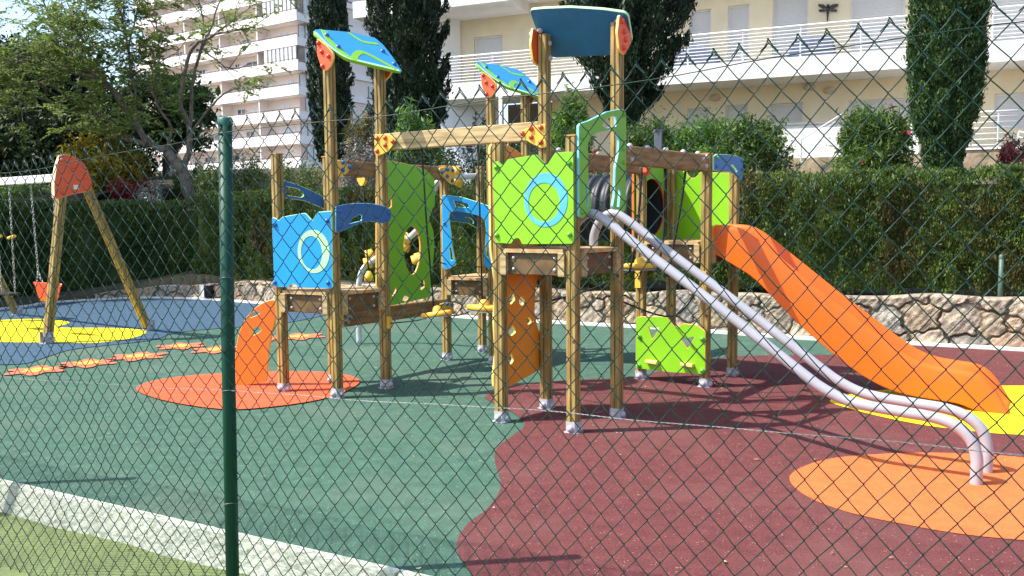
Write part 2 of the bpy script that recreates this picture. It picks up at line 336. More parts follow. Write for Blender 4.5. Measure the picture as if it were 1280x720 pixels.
# ------------------------------------------------------------------ the play structure (one thing)
P = {k: gnd(*v)[:2] for k, v in dict(L1=(355, 490), L2=(422, 497), L3=(483, 485), C1=(559, 450), C2=(603, 440), C3=(617, 454), C4=(659, 445),
     M1=(627, 527), M2=(683, 511), M3=(717, 541), M4=(771, 523), R1=(801, 474), R2=(881, 484), R3=(915, 470)).items()}
P['L4'] = P['L1']+P['L3']-P['L2']; P['R4'] = P['R1']+P['R3']-P['R2']
def p3(k, z): return V(P[k][0], P[k][1], z)
gu = V(math.cos(GA), math.sin(GA), 0); gv = V(-math.sin(GA), math.cos(GA), 0)
ctr = np.mean([P[k] for k in P], axis=0)
PS = thing('play_structure', (ctr[0], ctr[1], 0), 'multi tower wooden climbing frame with blue and lime boards, black tunnel and orange slide', 'climbing frame')

HP = .041
def post_profile(h=HP):
    q = []
    for k in range(4):
        c, s_ = math.cos(k*math.pi/2), math.sin(k*math.pi/2)
        for a, b_ in [(h, -h+.007), (h, -.0065), (h-.010, -.004), (h-.010, .004), (h, .0065), (h, h-.007)]: q.append((a*c-b_*s_, a*s_+b_*c))
    return q
TOPS = dict(L1=2.19, L2=3.02, L3=3.02, L4=2.19, C1=2.17, C2=2.19, C3=3.02, C4=3.02, M1=2.17, M2=3.07, M3=2.18, M4=3.08, R1=2.15, R2=2.16, R3=2.14, R4=2.15)
postprof = post_profile()
for k, zt in TOPS.items():
    b = MB(); b.prism(postprof, p3(k, .085), p3(k, zt), gu, gv)
    po = b.build('post', wz, PS)
    b = MB(); h = HP+.005; pr_f = [(-h, -h+.012), (-h+.012, -h), (h-.012, -h), (h, -h+.012), (h, h-.012), (h-.012, h), (-h+.012, h), (-h, h-.012)]
    b.prism(pr_f, p3(k, .012), p3(k, .088), gu, gv); b.prism([(x*1.28, y*1.28) for x, y in pr_f], p3(k, .002), p3(k, .0115), gu, gv)
    for d in (-gv, gu): b.lathe([(.026, 0), (.026, .010), (.021, .021), (.011, .028), (.0, .030)], p3(k, .040)+d*(h+.0005), d, 14)
    b.build('post_foot', foot_m, po)
    if zt < 2.5:
        b = MB(); h = HP+.004
        b.obox(p3(k, zt), gu, gv, UP, (-h, -h, .001), (h, h, .012)); b.build('post_cap', wcap, po)

# decks with their rim boards
DK = dict(L=.955, C=.945, M=1.365, R=1.365)
for T, z in DK.items():
    c = np.mean([P[T+i] for i in '1234'], axis=0)
    q = [P[T+i]+(P[T+i]-c)/np.linalg.norm(P[T+i]-c)*.07 for i in ('1', '2', '3', '4')] if T in 'LR' else [P[T+i]+(P[T+i]-c)/np.linalg.norm(P[T+i]-c)*.07 for i in ('1', '3', '4', '2')]
    b = MB(); n = 4
    # the deck is cut back at the posts, so it stops 2 mm short of them
    pts = []
    for i in range(4):
        p, a, d = q[i], q[i-1], q[(i+1) % 4]; pts += [p+(a-p)/np.linalg.norm(a-p)*.11, p+((a-p)/np.linalg.norm(a-p)+(d-p)/np.linalg.norm(d-p))*.11, p+(d-p)/np.linalg.norm(d-p)*.11]
    k = len(pts); vs = [(p[0], p[1], z-.03) for p in pts]+[(p[0], p[1], z) for p in pts]
    b.add(vs, [tuple(range(k))[::-1], tuple(range(k, 2*k))]+[(i, (i+1) % k, k+(i+1) % k, k+i) for i in range(k)])
    b.build('deck', wdeck, PS)
    order = ('1', '2', '3', '4') if T in 'LR' else ('1', '3', '4', '2')
    for i in range(4):
        A, B = P[T+order[i]], P[T+order[(i+1) % 4]]; d = (B-A)/np.linalg.norm(B-A); nrm = V(d[1], -d[0], 0)
        A3 = V(*(A+d*.075), z-.115); B3 = V(*(B-d*.075), z-.115)
        ro_ = MB().bar(A3+nrm*.008, B3+nrm*.008, .026, .165).build('rim_board', wbrown, PS)
        for s_, E3 in ((1, A3), (-1, B3)):
            D3 = V(d[0], d[1], 0)*s_
            for dz in (-.04, .045): bolt(ro_, E3+D3*.07+nrm*.0215+UP*dz, nrm, pbolt_s, .012)
        # pale batten ends that carry the boards
        for E3, s_ in ((A3, 1), (B3, -1)):
            a_, b_ = E3-V(d[0], d[1], 0)*s_*.032+nrm*.042, E3+V(d[0], d[1], 0)*s_*.020+nrm*.042
            MB().bar(a_, b_, .036, .175).build('batten', wbu, ro_)

# blue board with a ring, left tower
def ring_board(nm, pl, outline, bolts, mcol, mcore, ringout, ringin, ringcol, bm_, th=.019, depth=0.):
    o = pxboard(nm, pl, outline, th, [mcol, mcore], PS, r=.014, depth=depth)
    co, ci = pl.st(*ringout[:2]), pl.st(*ringin[:2])
    board('ring', pl, [ell(co, *ringout[2:], 48), ell(ci, *ringin[2:], 48)], .004, [ringcol, ringcol], o, depth+th/2+.0015, .0012)
    for x, y in bolts:
        s_, t_ = pl.st(x, y); bolt(o, pl.w(s_, t_, depth+th/2), pl.n, bm_, .019)
    return o
pl = vplane(P['L1'], P['L2'], .056)
ring_board('blue_panel', pl, [(340.5, 272), (344, 272), (349, 276), (353.5, 271), (382, 266), (391, 276), (397.5, 265), (415, 263.5), (416.5, 360.5), (373, 359.5), (370, 355), (365, 354.5), (361, 359), (343.5, 358.5)],
           [(345, 281), (410, 276), (344.5, 353), (411, 353.5)], pblue, pmint, (393, 314.5, .178, .192), (390.5, 316, .118, .150), pmint, pbolt_b)
# blue handrail arches
pl = vplane(P['L1'], P['L4'], -.056); 
o = pxboard('arch_rail', pl, [(341, 222), (356, 226), (372, 231), (388, 238), (408, 247.5), (421, 256), (421, 275), (415, 271), (408, 263), (400, 259), (380, 251), (357, 247.5), (350, 250), (350, 285), (341, 287)], .019, [pblue_shade, pmint], PS,
        holes=[[(357, 233), (372, 236), (378, 240), (379.5, 244.5), (376, 246.8), (357, 244)]])
for x, y in ((346, 232), (346, 280)):
    s_, t_ = pl.st(x, y); bolt(o, pl.w(s_, t_, -.01), -pl.n, pbolt_b, .014)
pl = vplane(P['L2'], P['L3'], .056)
o = pxboard('arch_rail', pl, [(419, 258), (429, 255.5), (446, 253.8), (462, 254), (476, 256.5), (487.5, 261.5), (488.5, 272), (486, 277), (479, 279.5), (462, 276.5), (450, 278.5), (436, 285), (422, 291), (419, 290)], .019, [pblue_shade, pcyan], PS,
        holes=[[(436, 280), (440, 273), (449, 268), (452.5, 270), (451, 276), (444, 277.5)]])
for x, y in ((423.5, 264), (423.5, 283), (485, 266.5), (484, 275)):
    s_, t_ = pl.st(x, y); bolt(o, pl.w(s_, t_, .01), pl.n, pbolt_b, .014)
# orange climbing plate at the left tower
A = gnd(297, 481)[:2]; B = gnd(333, 475)[:2]; pl = vplane(A, B)
d_ = unit(np.array([.93, -.20, 0])); A_ = np.array([*gnd(297, 482)[:2], 0.]); pl = Plane(A_, d_, UP)
o = pxboard('climbing_plate', pl, [(296.5, 482.5), (295, 450), (297, 430), (300, 415), (308, 398), (320, 384), (333, 376.5), (346, 373), (347.5, 388), (342, 410), (337, 432), (335, 452), (334, 477)], .042, [porange, pyelc], PS,
        holes=[[(313.5, 397), (316, 391.5), (322, 388), (327, 390.5), (322, 394)], [(316.5, 419.5), (316.5, 410.5), (321, 407), (329, 411.5), (324, 416)]], r=.05)
# lime board with a ring, centre tower
pl = vplane(P['M1'], P['M3'], .056)
ring_board('lime_panel', pl, [(616, 204), (623, 201), (629, 207), (634, 199.5), (671.5, 193), (684, 207), (694.6, 190.5), (717.5, 189.5), (718.5, 305), (653, 305.5), (650.5, 299), (647, 297.5), (643, 299.5), (640, 305), (620, 303.5)],
           [(621.5, 209), (712.5, 204), (622, 294), (713, 293)], pgreen, mat('leaf_core', (.10, .33, .03), .5), (683, 250, .188, .198), (681, 253, .136, .143), mat('sky_blue_core', (.09, .45, .74), .42), pbolt_g)
# orange wall of the centre tower
pl = vplane(P['M1'], P['M2'], -.058)
o = pxboard('climbing_wall', pl, [(611.5, 184), (614, 179.5), (622, 179), (634, 181.5), (645, 188), (655, 196), (676, 204), (678, 290), (675, 330), (668, 362), (667, 390), (671, 410), (679, 424), (679, 459), (640, 481), (621, 487), (616, 484), (615.5, 470), (619, 440), (616.5, 400), (619, 360), (612.5, 310)], .024, [plastic('amber_board', (.80, .27, .02)), pyelc], PS,
        holes=[[(634, 373), (640, 364), (643, 374), (637, 381)], [(648, 375), (650, 370), (655, 376), (652, 382), (648, 380)], [(634, 415), (640, 406), (644, 415), (638, 420)], [(634, 450), (638, 441), (641, 450), (637, 456)], [(656, 400), (660, 396), (664, 402), (659, 406)]], r=.02)
# green arch of the centre tower
pl = vplane(P['M3'], P['M4'], .058)
o = pxboard('arch_gate', pl, [(722, 157), (725, 154), (734.4, 151), (757, 139.7), (775.6, 136), (780, 138.5), (781.5, 144.4), (780.7, 262), (777, 265), (767, 262.5), (764.5, 258), (767, 244), (768, 209), (772, 190), (772.5, 176), (770, 166), (763, 162), (746, 165.6), (737, 172), (733.5, 180), (734.5, 229), (738, 256), (735.6, 265), (727, 273), (722, 271)], .024, [plime_shade, pcyan], PS,
        holes=[[(751, 157.5), (755, 150), (763, 145.6), (769, 144.6), (769, 158), (757, 160)], [(730.5, 231), (732.2, 229), (734, 256), (732.3, 259)], [(771, 235), (774.5, 237), (772.5, 258.5), (769, 258)]], r=.012)
for x, y in ((778, 144), (778, 186), (778, 203), (726, 265), (726, 262 - 90)):
    s_, t_ = pl.st(x, y); bolt(o, pl.w(s_, t_, .012), pl.n, pbolt_g, .016)
# blue arches of the back tower
pl = vplane(P['C1'], P['C3'], .056)
o = pxboard('arch_gate', pl, [(552.5, 245), (557, 243.6), (577, 246), (598, 252.5), (611.7, 257.5), (614.7, 263), (616.5, 300), (617.5, 334), (612, 337), (605, 330), (606.5, 310), (608, 290), (606.7, 276), (601.7, 270.5), (587, 266.5), (570, 263.5), (562.5, 266), (561.7, 272), (564, 290), (566, 310), (570.5, 331), (559, 337), (553.7, 335)], .019, [pblue, pmint], PS,
        holes=[[(567, 250.5), (570, 250.5), (585, 254.5), (587, 259), (570, 258.5)], [(562, 309), (564.5, 310), (567, 325), (563.5, 325)], [(608.5, 306), (611, 307), (612, 323), (608.3, 320)]])
for x, y in ((556, 279), (613, 310)):
    s_, t_ = pl.st(x, y); bolt(o, pl.w(s_, t_, .01), pl.n, pbolt_b, .016)
pl = vplane(P['C1'], P['C2'], -.056)
o = pxboard('arch_rail', pl, [(553, 247), (566, 246), (580, 251), (592, 258), (604, 268), (604, 287), (597, 286), (585, 279), (563, 276.5), (553, 277)], .019, [pblue_shade, pmint], PS,
        holes=[[(570, 254), (578, 256), (584, 262), (570, 260)], [(580, 271.5), (587, 272), (592, 277), (591, 280)]])

# gable roofs: a bent shield of blue board with orange plates at both ends
def roof(A, B, down, zc, outline, m0, core, bands=(), under=False):
    c = (P[A]+P[B])/2; ex = unit(np.array([*(P[B]-P[A]), 0.])); dn = unit(down*.77-UP*.64)
    ey = -dn; pl = Plane(V(c[0], c[1], zc), ex, ey)
    o = pxboard('roof', pl, outline, .026, [m0, core], PS, r=.03)
    sg = 1 if pl.n[2] > 0 else -1
    for bd, w in bands:
        ln = catmull([pl.st(*p) for p in bd], 6); q = np.array(ln); t = np.gradient(q, axis=0); t /= np.linalg.norm(t, axis=1)[:, None]; nn = np.stack([-t[:, 1], t[:, 0]], 1)
        lp = [tuple(p) for p in q+nn*w/2]+[tuple(p) for p in (q-nn*w/2)[::-1]]
        board('groove', pl, [lp], .004, [pgreen if w > .037 else pmint]*2, o, sg*(.013+.0012), .0008)
    return o, pl, sg
g_face = mat('roof_blue', (.025, .29, .62), .42, .05, 5)
outL = [(396.7, 46), (398.5, 41), (410, 40.5), (440, 40.5), (468, 45), (477, 54), (487, 70), (496, 88), (480, 86), (456, 82), (440, 79), (431, 77), (422, 70), (410, 59)]
bL = [([(409, 42), (412, 52), (418, 60), (428, 70), (436, 76)], .06), ([(398, 45), (406, 55), (417, 66), (431, 75.5), (447, 79), (470, 83), (492, 87)], .035), ([(437, 41.5), (446, 48), (454, 52.5), (470, 53.5)], .038), ([(440, 79), (443, 71), (450, 66.5), (460, 70), (473, 77), (489, 86)], .055)]
oR, plL, sg = roof('L2', 'L3', gu, 3.12, outL, g_face, pgreen, bL)
for x, y in ((411, 48.5), (423, 63), (475, 63), (487, 79)):
    s_, t_ = plL.st(x, y); bolt(oR, plL.w(s_, t_, sg*.013), plL.n*sg, pbolt_b, .022)
dv = np.array([*(P['C3']-P['L2']), 0.])
def moved(pts, d):
    out = []
    for p in pts:
        q = plL.pt(*p)+d-CAM; dd = q@F; out.append((640+FP*(q@RR)/dd, 360-FP*(q@UU)/dd))
    return out
bC = [(moved(bd, dv), w) for bd, w in bL]
oC, plC, sg = roof('C3', 'C4', gu, 3.12, moved(outL, dv), g_face, pgreen, bC)
for x, y in moved([(411, 48.5), (423, 63), (475, 63), (487, 79)], dv):
    s_, t_ = plC.st(x, y); bolt(oC, plC.w(s_, t_, sg*.013), plC.n*sg, pbolt_b, .022)
oM, plM, sg = roof('M2', 'M4', gv, 3.105, [(662.5, 13), (664, 10.5), (680, 9), (713, 8), (753, 10.7), (781, 14.7), (786, 19), (791.5, 50), (787, 58), (772, 66), (763, 68), (692, 70.5), (685, 65), (676, 52)], mat('shaded_roof_blue', (.02, .16, .40), .5), pmint)  # darker blue paints in the shade on this roof's underside
# end plates of the roofs
def gable(A, side, ex, outline, m0, core, boltm, bolts, off):
    pl = Plane(V(P[A][0], P[A][1], 0)+side*off, ex, UP)
    o = pxboard('gable_plate', pl, outline, .022, [m0, core], PS, r=.02)
    sg = 1 if pl.n@side > 0 else -1
    for x, y in bolts:
        s_, t_ = pl.st(x, y); bolt(o, pl.w(s_, t_, sg*.011), pl.n*sg, boltm, .019)
    return pl
gL = [(396.7, 48), (397, 68), (403, 86), (408, 89.5), (414, 83), (418, 72), (417, 66), (407, 55)]; bLp = [(399.5, 54), (403.5, 65), (412, 70.5), (404.5, 83)]
plg = gable('L2', -gv, gu, gL, porr, pyelc, pbolt_r, bLp, .056)
def mv2(pts, pl, d):
    out = []
    for p in pts:
        q = pl.pt(*p)+d-CAM; dd = q@F; out.append((640+FP*(q@RR)/dd, 360-FP*(q@UU)/dd))
    return out
gable('L3', gv, gu, mv2(gL, plg, np.array([*(P['L3']-P['L2']), 0])+gv*.112), porr, pyelc, pbolt_r, [], .056)
gable('C3', -gv, gu, mv2(gL, plg, dv), porr, pyelc, pbolt_r, mv2(bLp, plg, dv), .056)
gable('C4', gv, gu, mv2(gL, plg, np.array([*(P['C4']-P['L2']), 0])+gv*.112), porr, pyelc, pbolt_r, [], .056)
gM = [(773, 18), (770.5, 40), (773, 63), (779, 69.5), (786.5, 56), (788, 43), (782, 27)]; bM = [(776, 27), (778.5, 40), (780, 50), (778, 60)]
plg = gable('M4', gu, gv, gM, porr, pyelc, pbolt_r, bM, .056)
gable('M2', -gu, gv, mv2(gM, plg, np.array([*(P['M2']-P['M4']), 0])-gu*.112), porr, pyelc, pbolt_r, [], .056)
for x, y, Yk in ((675, 38, 'M2'), (665, 43, 'M2'), (686, 54, 'M2'), (687, 73, 'M2'), (772, 27, 'M4')):
    bolt(oM, at(x, y, P[Yk][1]+.0), V(0, -1, 0), pbolt_s, .022)

# timber beams between the towers
def beam(nm, A, B, z0, z1, off, w, m, ext=0.0):
    a, b_ = p3(A, (z0+z1)/2), p3(B, (z0+z1)/2); d = unit(b_-a); nrm = np.cross(d, UP)
    return MB().bar(a-d*ext+nrm*off, b_+d*ext+nrm*off, w, z1-z0, ch=.008).build(nm, m, PS), nrm
bk, nrm = beam('balk', 'L3', 'M2', 2.225, 2.38, .0, .075, wbu, -.045)
def joint_plate(par, A, B, off, outline, m0, core, bm_, bolts, th=.02):
    pl = vplane(P[A], P[B], off); o = pxboard('joint_plate', pl, outline, th, [m0, core], PS, r=.02)
    for x, y in bolts:
        s_, t_ = pl.st(x, y); bolt(o, pl.w(s_, t_, th/2), pl.n, bm_, .02)
joint_plate(bk, 'L3', 'M2', .056, [(468.7, 168), (487.5, 168), (496, 174.5), (491, 184), (483.7, 190.5), (472.5, 195.5), (468.7, 191)], pyel, pyelc, pbolt_r, [(472.5, 173), (482.5, 172.5), (492, 177), (482.5, 181.5), (472.5, 189)])
joint_plate(bk, 'L3', 'M2', .056, [(650, 164.5), (665, 158.7), (682, 154.5), (683, 184.5), (677.5, 185.5), (664, 179), (655, 173)], pyel, pyelc, pbolt_r, [(654, 167), (665, 161), (677, 159.5), (665, 171.5), (677, 178)])
for (a, b_, off) in (('M4', 'R2', 0), ('M2', 'R1', 0)):
    o, nr = beam('top_beam', a, b_, 2.005, 2.155, off, .07, wbv, -.045)
    for t in (.12, .3, .5, .7, .88):
        bolt(o, p3(a, 2.155)*(1-t)+p3(b_, 2.155)*t, UP, pbolt_s, .022)
    bt = (.93, .955, .90); 
    for t, dz in ((.90, .02), (.945, .05), (.94, -.035), (.07, .04), (.1, -.04)): bolt(o, p3(a, 2.085+dz)*(1-t)+p3(b_, 2.085+dz)*t+nr*.035, nr, pbolt_s, .02)
for (a, b_) in (('L4', 'C1'), ('L3', 'C3')):
    if a == 'L4':
        o, nr = beam('top_beam', a, b_, 2.02, 2.17, 0, .07, wbv, -.045); o2, _ = beam('low_beam', a, b_, .54, .70, 0, .07, wbv, -.045)
joint_plate(None, 'L4', 'C1', .056, [(421, 200), (427, 200), (436, 206), (438.5, 210), (433, 217), (424, 222), (421, 222)], pyel, pyelc, pbolt_b, [(428, 203), (427.5, 212.5), (437 - 1, 209)])
joint_plate(None, 'L4', 'C1', .056, [(548.5, 210), (556, 208.5), (566, 208), (568, 219), (566, 231), (560, 227.5), (551, 219)], pyel, pyelc, pbolt_b, [(551.5, 215), (558.5, 212), (565, 213), (558, 220.5), (564.5, 226)])
joint_plate(None, 'L4', 'C1', .056, [(422, 392), (434, 392), (441, 397), (436, 404), (430, 409), (422, 412)], pyel, pyelc, pbolt_b, [(431, 396), (437, 398.5), (431.5, 404)])
joint_plate(None, 'L4', 'C1', .056, [(549, 380), (556, 378), (566, 378), (567, 390), (562, 396), (553, 388)], pyel, pyelc, pbolt_b, [(558, 380), (564, 381), (560, 388)])

# big green board with cut-outs on the bridge
pl = vplane(P['L4'], P['C1'], .048)
c0 = pl.st(514.5, 313)
hole = [tuple(p) for p in [(c0[0]+.125*math.cos(t)*(1+.15*math.sin(t)), c0[1]+.255*math.sin(t)) for t in (2*math.pi*i/32 for i in range(32))]]
outer = rounded([pl.st(*p) for p in [(470, 200), (487, 201), (503, 203.5), (520, 208), (533, 213), (542.5, 224), (543.2, 257), (537, 265), (535.5, 274), (541, 288), (542.5, 306), (538.5, 352), (537, 371.5), (492, 381), (470, 384)]], .02)
hs = [rounded([pl.st(*p) for p in h], .01) for h in ([(525, 363), (526, 352), (529.5, 349), (530.5, 358)], [(502, 375.5), (505, 369), (511, 371.5), (506, 376.5)], [(489, 371), (493.5, 358), (495, 362), (492, 369)], [(484, 262), (489, 243), (489, 258)])]
board('climbing_board', pl, [outer, hole]+hs, .022, [mat('leaf_board', (.185, .52, .022), .45, .05, 5), pocore], PS)

# ropes, hooks and hanging steps
def rope(Pts, r=.009, nm='rope'): return MB().tube(Pts, r, 6).build(nm, rope_m, PS)
def lerp(a, b_, t): return a*(1-t)+b_*t
def tstep(c, ex, tilt=0.0):
    """yellow foot step hung on a rope"""
    ey = unit(np.cross(UP, ex)); ez = unit(UP+ex*tilt); ex2 = unit(np.cross(ey, ez)); b = MB()
    n = 20; lo = [(.16*math.cos(t)*(1+.06*math.cos(4*t)), .085*math.sin(t)) for t in (2*math.pi*i/n for i in range(n))]
    rings = [(.88, -.035), (1, -.022), (1, .0), (.92, .012)]
    vs = [c+ex2*x*k+ey*y*k+ez*h for k, h in rings for x, y in lo]
    fs = [(i*n+j, i*n+(j+1) % n, (i+1)*n+(j+1) % n, (i+1)*n+j) for i in range(3) for j in range(n)]+[tuple(range(n))[::-1], tuple(range(3*n, 4*n))]
    b.add(vs, fs, 0, True); b.lathe([(.05, .0), (.045, .025), (.03, .05), (.0, .055)], c+ez*.012+ex2*.02, ez, 10)
    o = b.build('step', pyel, PS)
    b = MB(); vs = [c+ex2*x*.97+ey*y*.97+ez*h for h in (-.047, -.036) for x, y in lo]
    b.add(vs, [(j, (j+1) % n, n+(j+1) % n, n+j) for j in range(n)]+[tuple(range(n))[::-1]]); b.build('step_underside', mat('grey_rubber_pad', (.2, .25, .28), .8), o)
    return o
# L-M bridge
q = [(528, 190, 541, 385, .33), (610, 183, 600, 380, .72)]
s1 = at(545, 391, lerp(P['L3'], P['M2'], .36)[1]); s2 = at(603, 383, lerp(P['L3'], P['M2'], .64)[1]+.2)
dLM = unit(np.array([*(P['M2']-P['L3']), 0.]))
tstep(s1, dLM, -.16); tstep(s2, dLM, .02)
t1 = p3('L3', 2.23)*(1-.27)+p3('M2', 2.23)*.27; t2 = p3('L3', 2.23)*.38+p3('M2', 2.23)*.62
rope([t1, lerp(t1, s1, .5)-dLM*.02, s1-dLM*.02]); rope([t2, s2])
l0 = p3('L3', .62)+dLM*.05; rope(catmull([l0, lerp(l0, s1, .6)-UP*.03, s1-UP*.03, lerp(s1, s2, .5)-UP*.05, s2-UP*.03, p3('M2', .75)], 4), .007)
b = MB(); b.obox(p3('L3', .63), dLM, np.cross(UP, dLM), UP, (HP, -.025, -.055), (HP+.028, .025, .055)); b.build('rope_bracket', pyel, PS)
# L-C bridge: rope with yellow hand knobs
rr = [at(454, 226, 8.75), at(455.5, 270, 8.75), at(458, 305, 8.75), at(461, 342, 8.75)]; rope(rr, .008)
b = MB(); c = at(453, 226, 8.72); b.prism([(-.055, .03), (.055, .03), (.045, -.01), (.012, -.05), (-.012, -.05), (-.045, -.01)], c-gv*.02, c+gv*.02, gu, UP); b.build('rope_hook', pyel, PS)
b = MB(); c = at(461, 345, 8.75); b.lathe([(.0, -.055), (.05, -.05), (.045, .0), (.02, .05), (.0, .055)], c, UP, 10); b.build('rope_knob', pyel, PS)
rope([at(540, 325, 9.3), at(560, 331, 9.5), at(603, 334, 10)], .007)
# M-R bridge
for (x0, y0, x1, y1, t) in ((857, 214, 842, 306, .66), (831, 211, 829, 300, .5), (802, 210, 795, 300, .3)):
    Y = lerp(P['M4'], P['R2'], t)[1]; rope(catmull([at(x0, y0, Y), at((x0+x1)/2+1, (y0+y1)/2, Y), at(x1, y1, Y), at(x1-8, y1+40, Y)], 4), .011)
b = MB(); c = at(808, 214, 7.5); b.prism([(-.04, .03), (.04, .03), (.05, .0), (.03, -.035), (-.02, -.045), (-.045, -.01)], c-gu*.02, c+gu*.02, gv, UP); b.build('rope_hook', porr, PS)
dMR = unit(np.array([*(P['R1']-P['M2']), 0.])); s3 = at(797, 331, 7.45); tstep(s3, unit(np.array([1, .1, 0])), .0)
b = MB(); b.obox(p3('R1', 1.02), dMR, np.cross(UP, dMR), UP, (-HP-.03, -.03, -.11), (-HP-.001, .03, .07)); b.build('rope_bracket', pyel, PS)
b = MB(); b.obox(p3('R2', 1.02), dMR, np.cross(UP, dMR), UP, (-HP-.03, -.03, -.11), (-HP-.001, .03, .07)); b.build('rope_bracket', pyel, PS)
rope(catmull([p3('R1', 1.0)-dMR*.06, lerp(p3('R1', .9), s3, .5), s3-UP*.03, lerp(s3, p3('M2', .8), .5), p3('M2', .9)], 4), .008)
rope(catmull([p3('R2', 1.0)-dMR*.06, lerp(p3('R2', .85), p3('M4', .85), .4)-UP*.12, p3('M4', .95)], 6), .008)

# corrugated tunnel from the right tower to the back tower
cR = (p3('R1', 1.69)+p3('R4', 1.69))/2; cC = (p3('C3', 1.69)+p3('C4', 1.69))/2; ax = unit(cR-cC); A_ = cC+ax*.09; B_ = cR-ax*.075
b = MB(); Lg = np.linalg.norm(B_-A_); n = 190; prof = []
for i in range(n+1):
    t = i/n*Lg; prof.append((.330+.020*max(-.75, min(1, 1.35*math.cos(2*math.pi*t/.115))), t))
b.lathe(prof, A_, ax, 40); b.lathe([(.285, Lg), (.285, 0)], A_, ax, 40)
b.build('tunnel', tunnel_m, PS)
pl = vplane(P['R1'], P['R4'], 0.0); pl = Plane(pl.O-ax*.062, pl.ex, UP)
wL = np.linalg.norm(P['R4']-P['R1'])
cc = ((cR-pl.O)@pl.ex, 1.69)
o = board('tunnel_board', pl, [rounded([(-.055, 1.22), (wL+.07, 1.22), (wL+.07, 2.12), (.5, 2.2), (.1, 2.18), (-.055, 2.05)], .05), ell(cc, .285, .285, 40)], .024, [plime_shade, porange], PS)
pl = vplane(P['C3'], P['C4'], 0.0); pl = Plane(pl.O+ax*.062, pl.ex, UP); cc = ((cC-pl.O)@pl.ex, 1.69)
board('tunnel_board', pl, [rounded([(-.07, 1.22), (wL+.05, 1.22), (wL+.05, 2.12), (.3, 2.2), (-.07, 2.05)], .05), ell(cc, .285, .285, 40)], .024, [plime_shade, porange], PS)

# lime back wall, cap board and low lime board of the right tower
pl = vplane(P['R4'], P['R3'], -.054)
o = pxboard('lime_panel', pl, [(836, 213), (858, 214), (862, 221), (867, 223), (872, 220), (875, 215), (914, 216), (916, 286), (914, 296), (850, 303), (836, 303)], .02, [pgreen, pocore], PS, r=.02)
pl = vplane(P['R2'], P['R3'], .056)
o = pxboard('cap_board', pl, [(891, 195), (895.5, 192.5), (908, 193), (921.5, 195), (927.4, 198.5), (927.6, 222), (924.5, 226), (918, 219), (911, 215), (891, 213.6)], .02, [mat('dull_blue_board', (.055, .19, .47), .45), pmint], PS, holes=[[(912.5, 206), (914, 205.5), (921, 214), (919.5, 215.5)]], r=.012)  # a duller, greyer blue than the ring panel
for x, y, m_ in ((895, 197, pbolt_g), (894, 208, pbolt_b), (926, 201, pbolt_b), (926, 212, pbolt_b)):
    s_, t_ = pl.st(x, y); bolt(o, pl.w(s_, t_, .01), pl.n, m_, .016)
pl = vplane(P['R1'], P['R2'], .056)
o = pxboard('low_lime_panel', pl, [(795.8, 396.5), (800, 395.5), (834, 395.5), (844, 408.5), (849, 407), (855, 404), (871, 406), (882.5, 414), (882.2, 467.5), (840, 465.5), (795, 460)], .02, [pgreen, pocore], PS,
        holes=[[(811, 407.5), (815, 409.5), (825, 409), (816, 424)], [(851, 422.5), (856, 423), (869, 421), (860, 436)]], r=.02)
for x, y in ((800, 420.5), (878.5, 423.5), (799.5, 457), (878.5, 463)):
    s_, t_ = pl.st(x, y); bolt(o, pl.w(s_, t_, .01), pl.n, pbolt_g, .022)
for x0, y0, x1, y1 in ((809.5, 451, 823.5, 453), (853.5, 454.5, 868, 456.5)):
    a, b_ = pl.st(x0, y0), pl.st(x1, y1)
    MB().bar(pl.w(*a, .032), pl.w(*b_, .032), .045, .035, ch=.012).build('foot_grip', pyelc, o)

# twin sliding rails
f1 = gnd(1220, 607)[:2]; f2 = gnd(1233, 592)[:2]; eR = (f1+f2)/2-(P['M3']+P['M4'])/2; eR = eR/np.linalg.norm(eR); eR3 = V(eR[0], eR[1], 0)
prof1 = [(-2.72, 1.375), (-2.715, 1.46), (-2.66, 1.57), (-2.56, 1.625), (-2.44, 1.575), (-2.17, 1.385), (-1.57, .975), (-1.03, .59), (-.88, .49), (-.74, .43), (-.6, .407), (-.4, .392), (-.24, .38), (-.12, .345), (-.035, .27), (-.002, .17), (0, .08), (0, 0)]
for f_ in (f1, f2):
    MB().tube(catmull([V(f_[0], f_[1], 0)+eR3*s_+UP*z for s_, z in prof1], 5), .0345, 16).build('slide_rail', pole_m, PS)

# orange slide: a moulded chute lofted along its profile
fl_, fr_ = gnd(1251, 518)[:2], gnd(1261, 504)[:2]; mid = (P['R2']+P['R3'])/2; eS = (fl_+fr_)/2-mid; eS /= np.linalg.norm(eS); eS3 = V(eS[0], eS[1], 0); nS3 = V(eS[1], -eS[0], 0)
low = [(.02, 1.26), (.1, 1.215), (.2, 1.155), (.41, 1.04), (.6, .84), (.81, .63), (1.0, .475), (1.22, .305), (1.4, .19), (1.55, .125), (1.7, .09), (1.9, .05), (2.1, .02), (2.25, .005), (2.36, .005)]
rim = [(.02, 1.52), (.1, 1.525), (.27, 1.50), (.4, 1.41), (.5, 1.33), (.8, 1.09), (1.05, .89), (1.3, .705), (1.5, .555), (1.65, .445), (1.75, .39), (1.85, .358), (2.0, .34), (2.15, .33), (2.25, .295), (2.33, .21), (2.40, .08), (2.44, .005)]
low = low[:11]+[(1.9, .075), (2.08, .062), (2.17, .03), (2.24, .004), (2.44, .004)]; rim[-2:] = [(2.385, .12), (2.44, .012)]
ss = np.r_[np.linspace(.02, 2.0, 60), np.linspace(2.02, 2.44, 34)]; zl = np.interp(ss, *zip(*low)); zr = np.interp(ss, *zip(*rim))
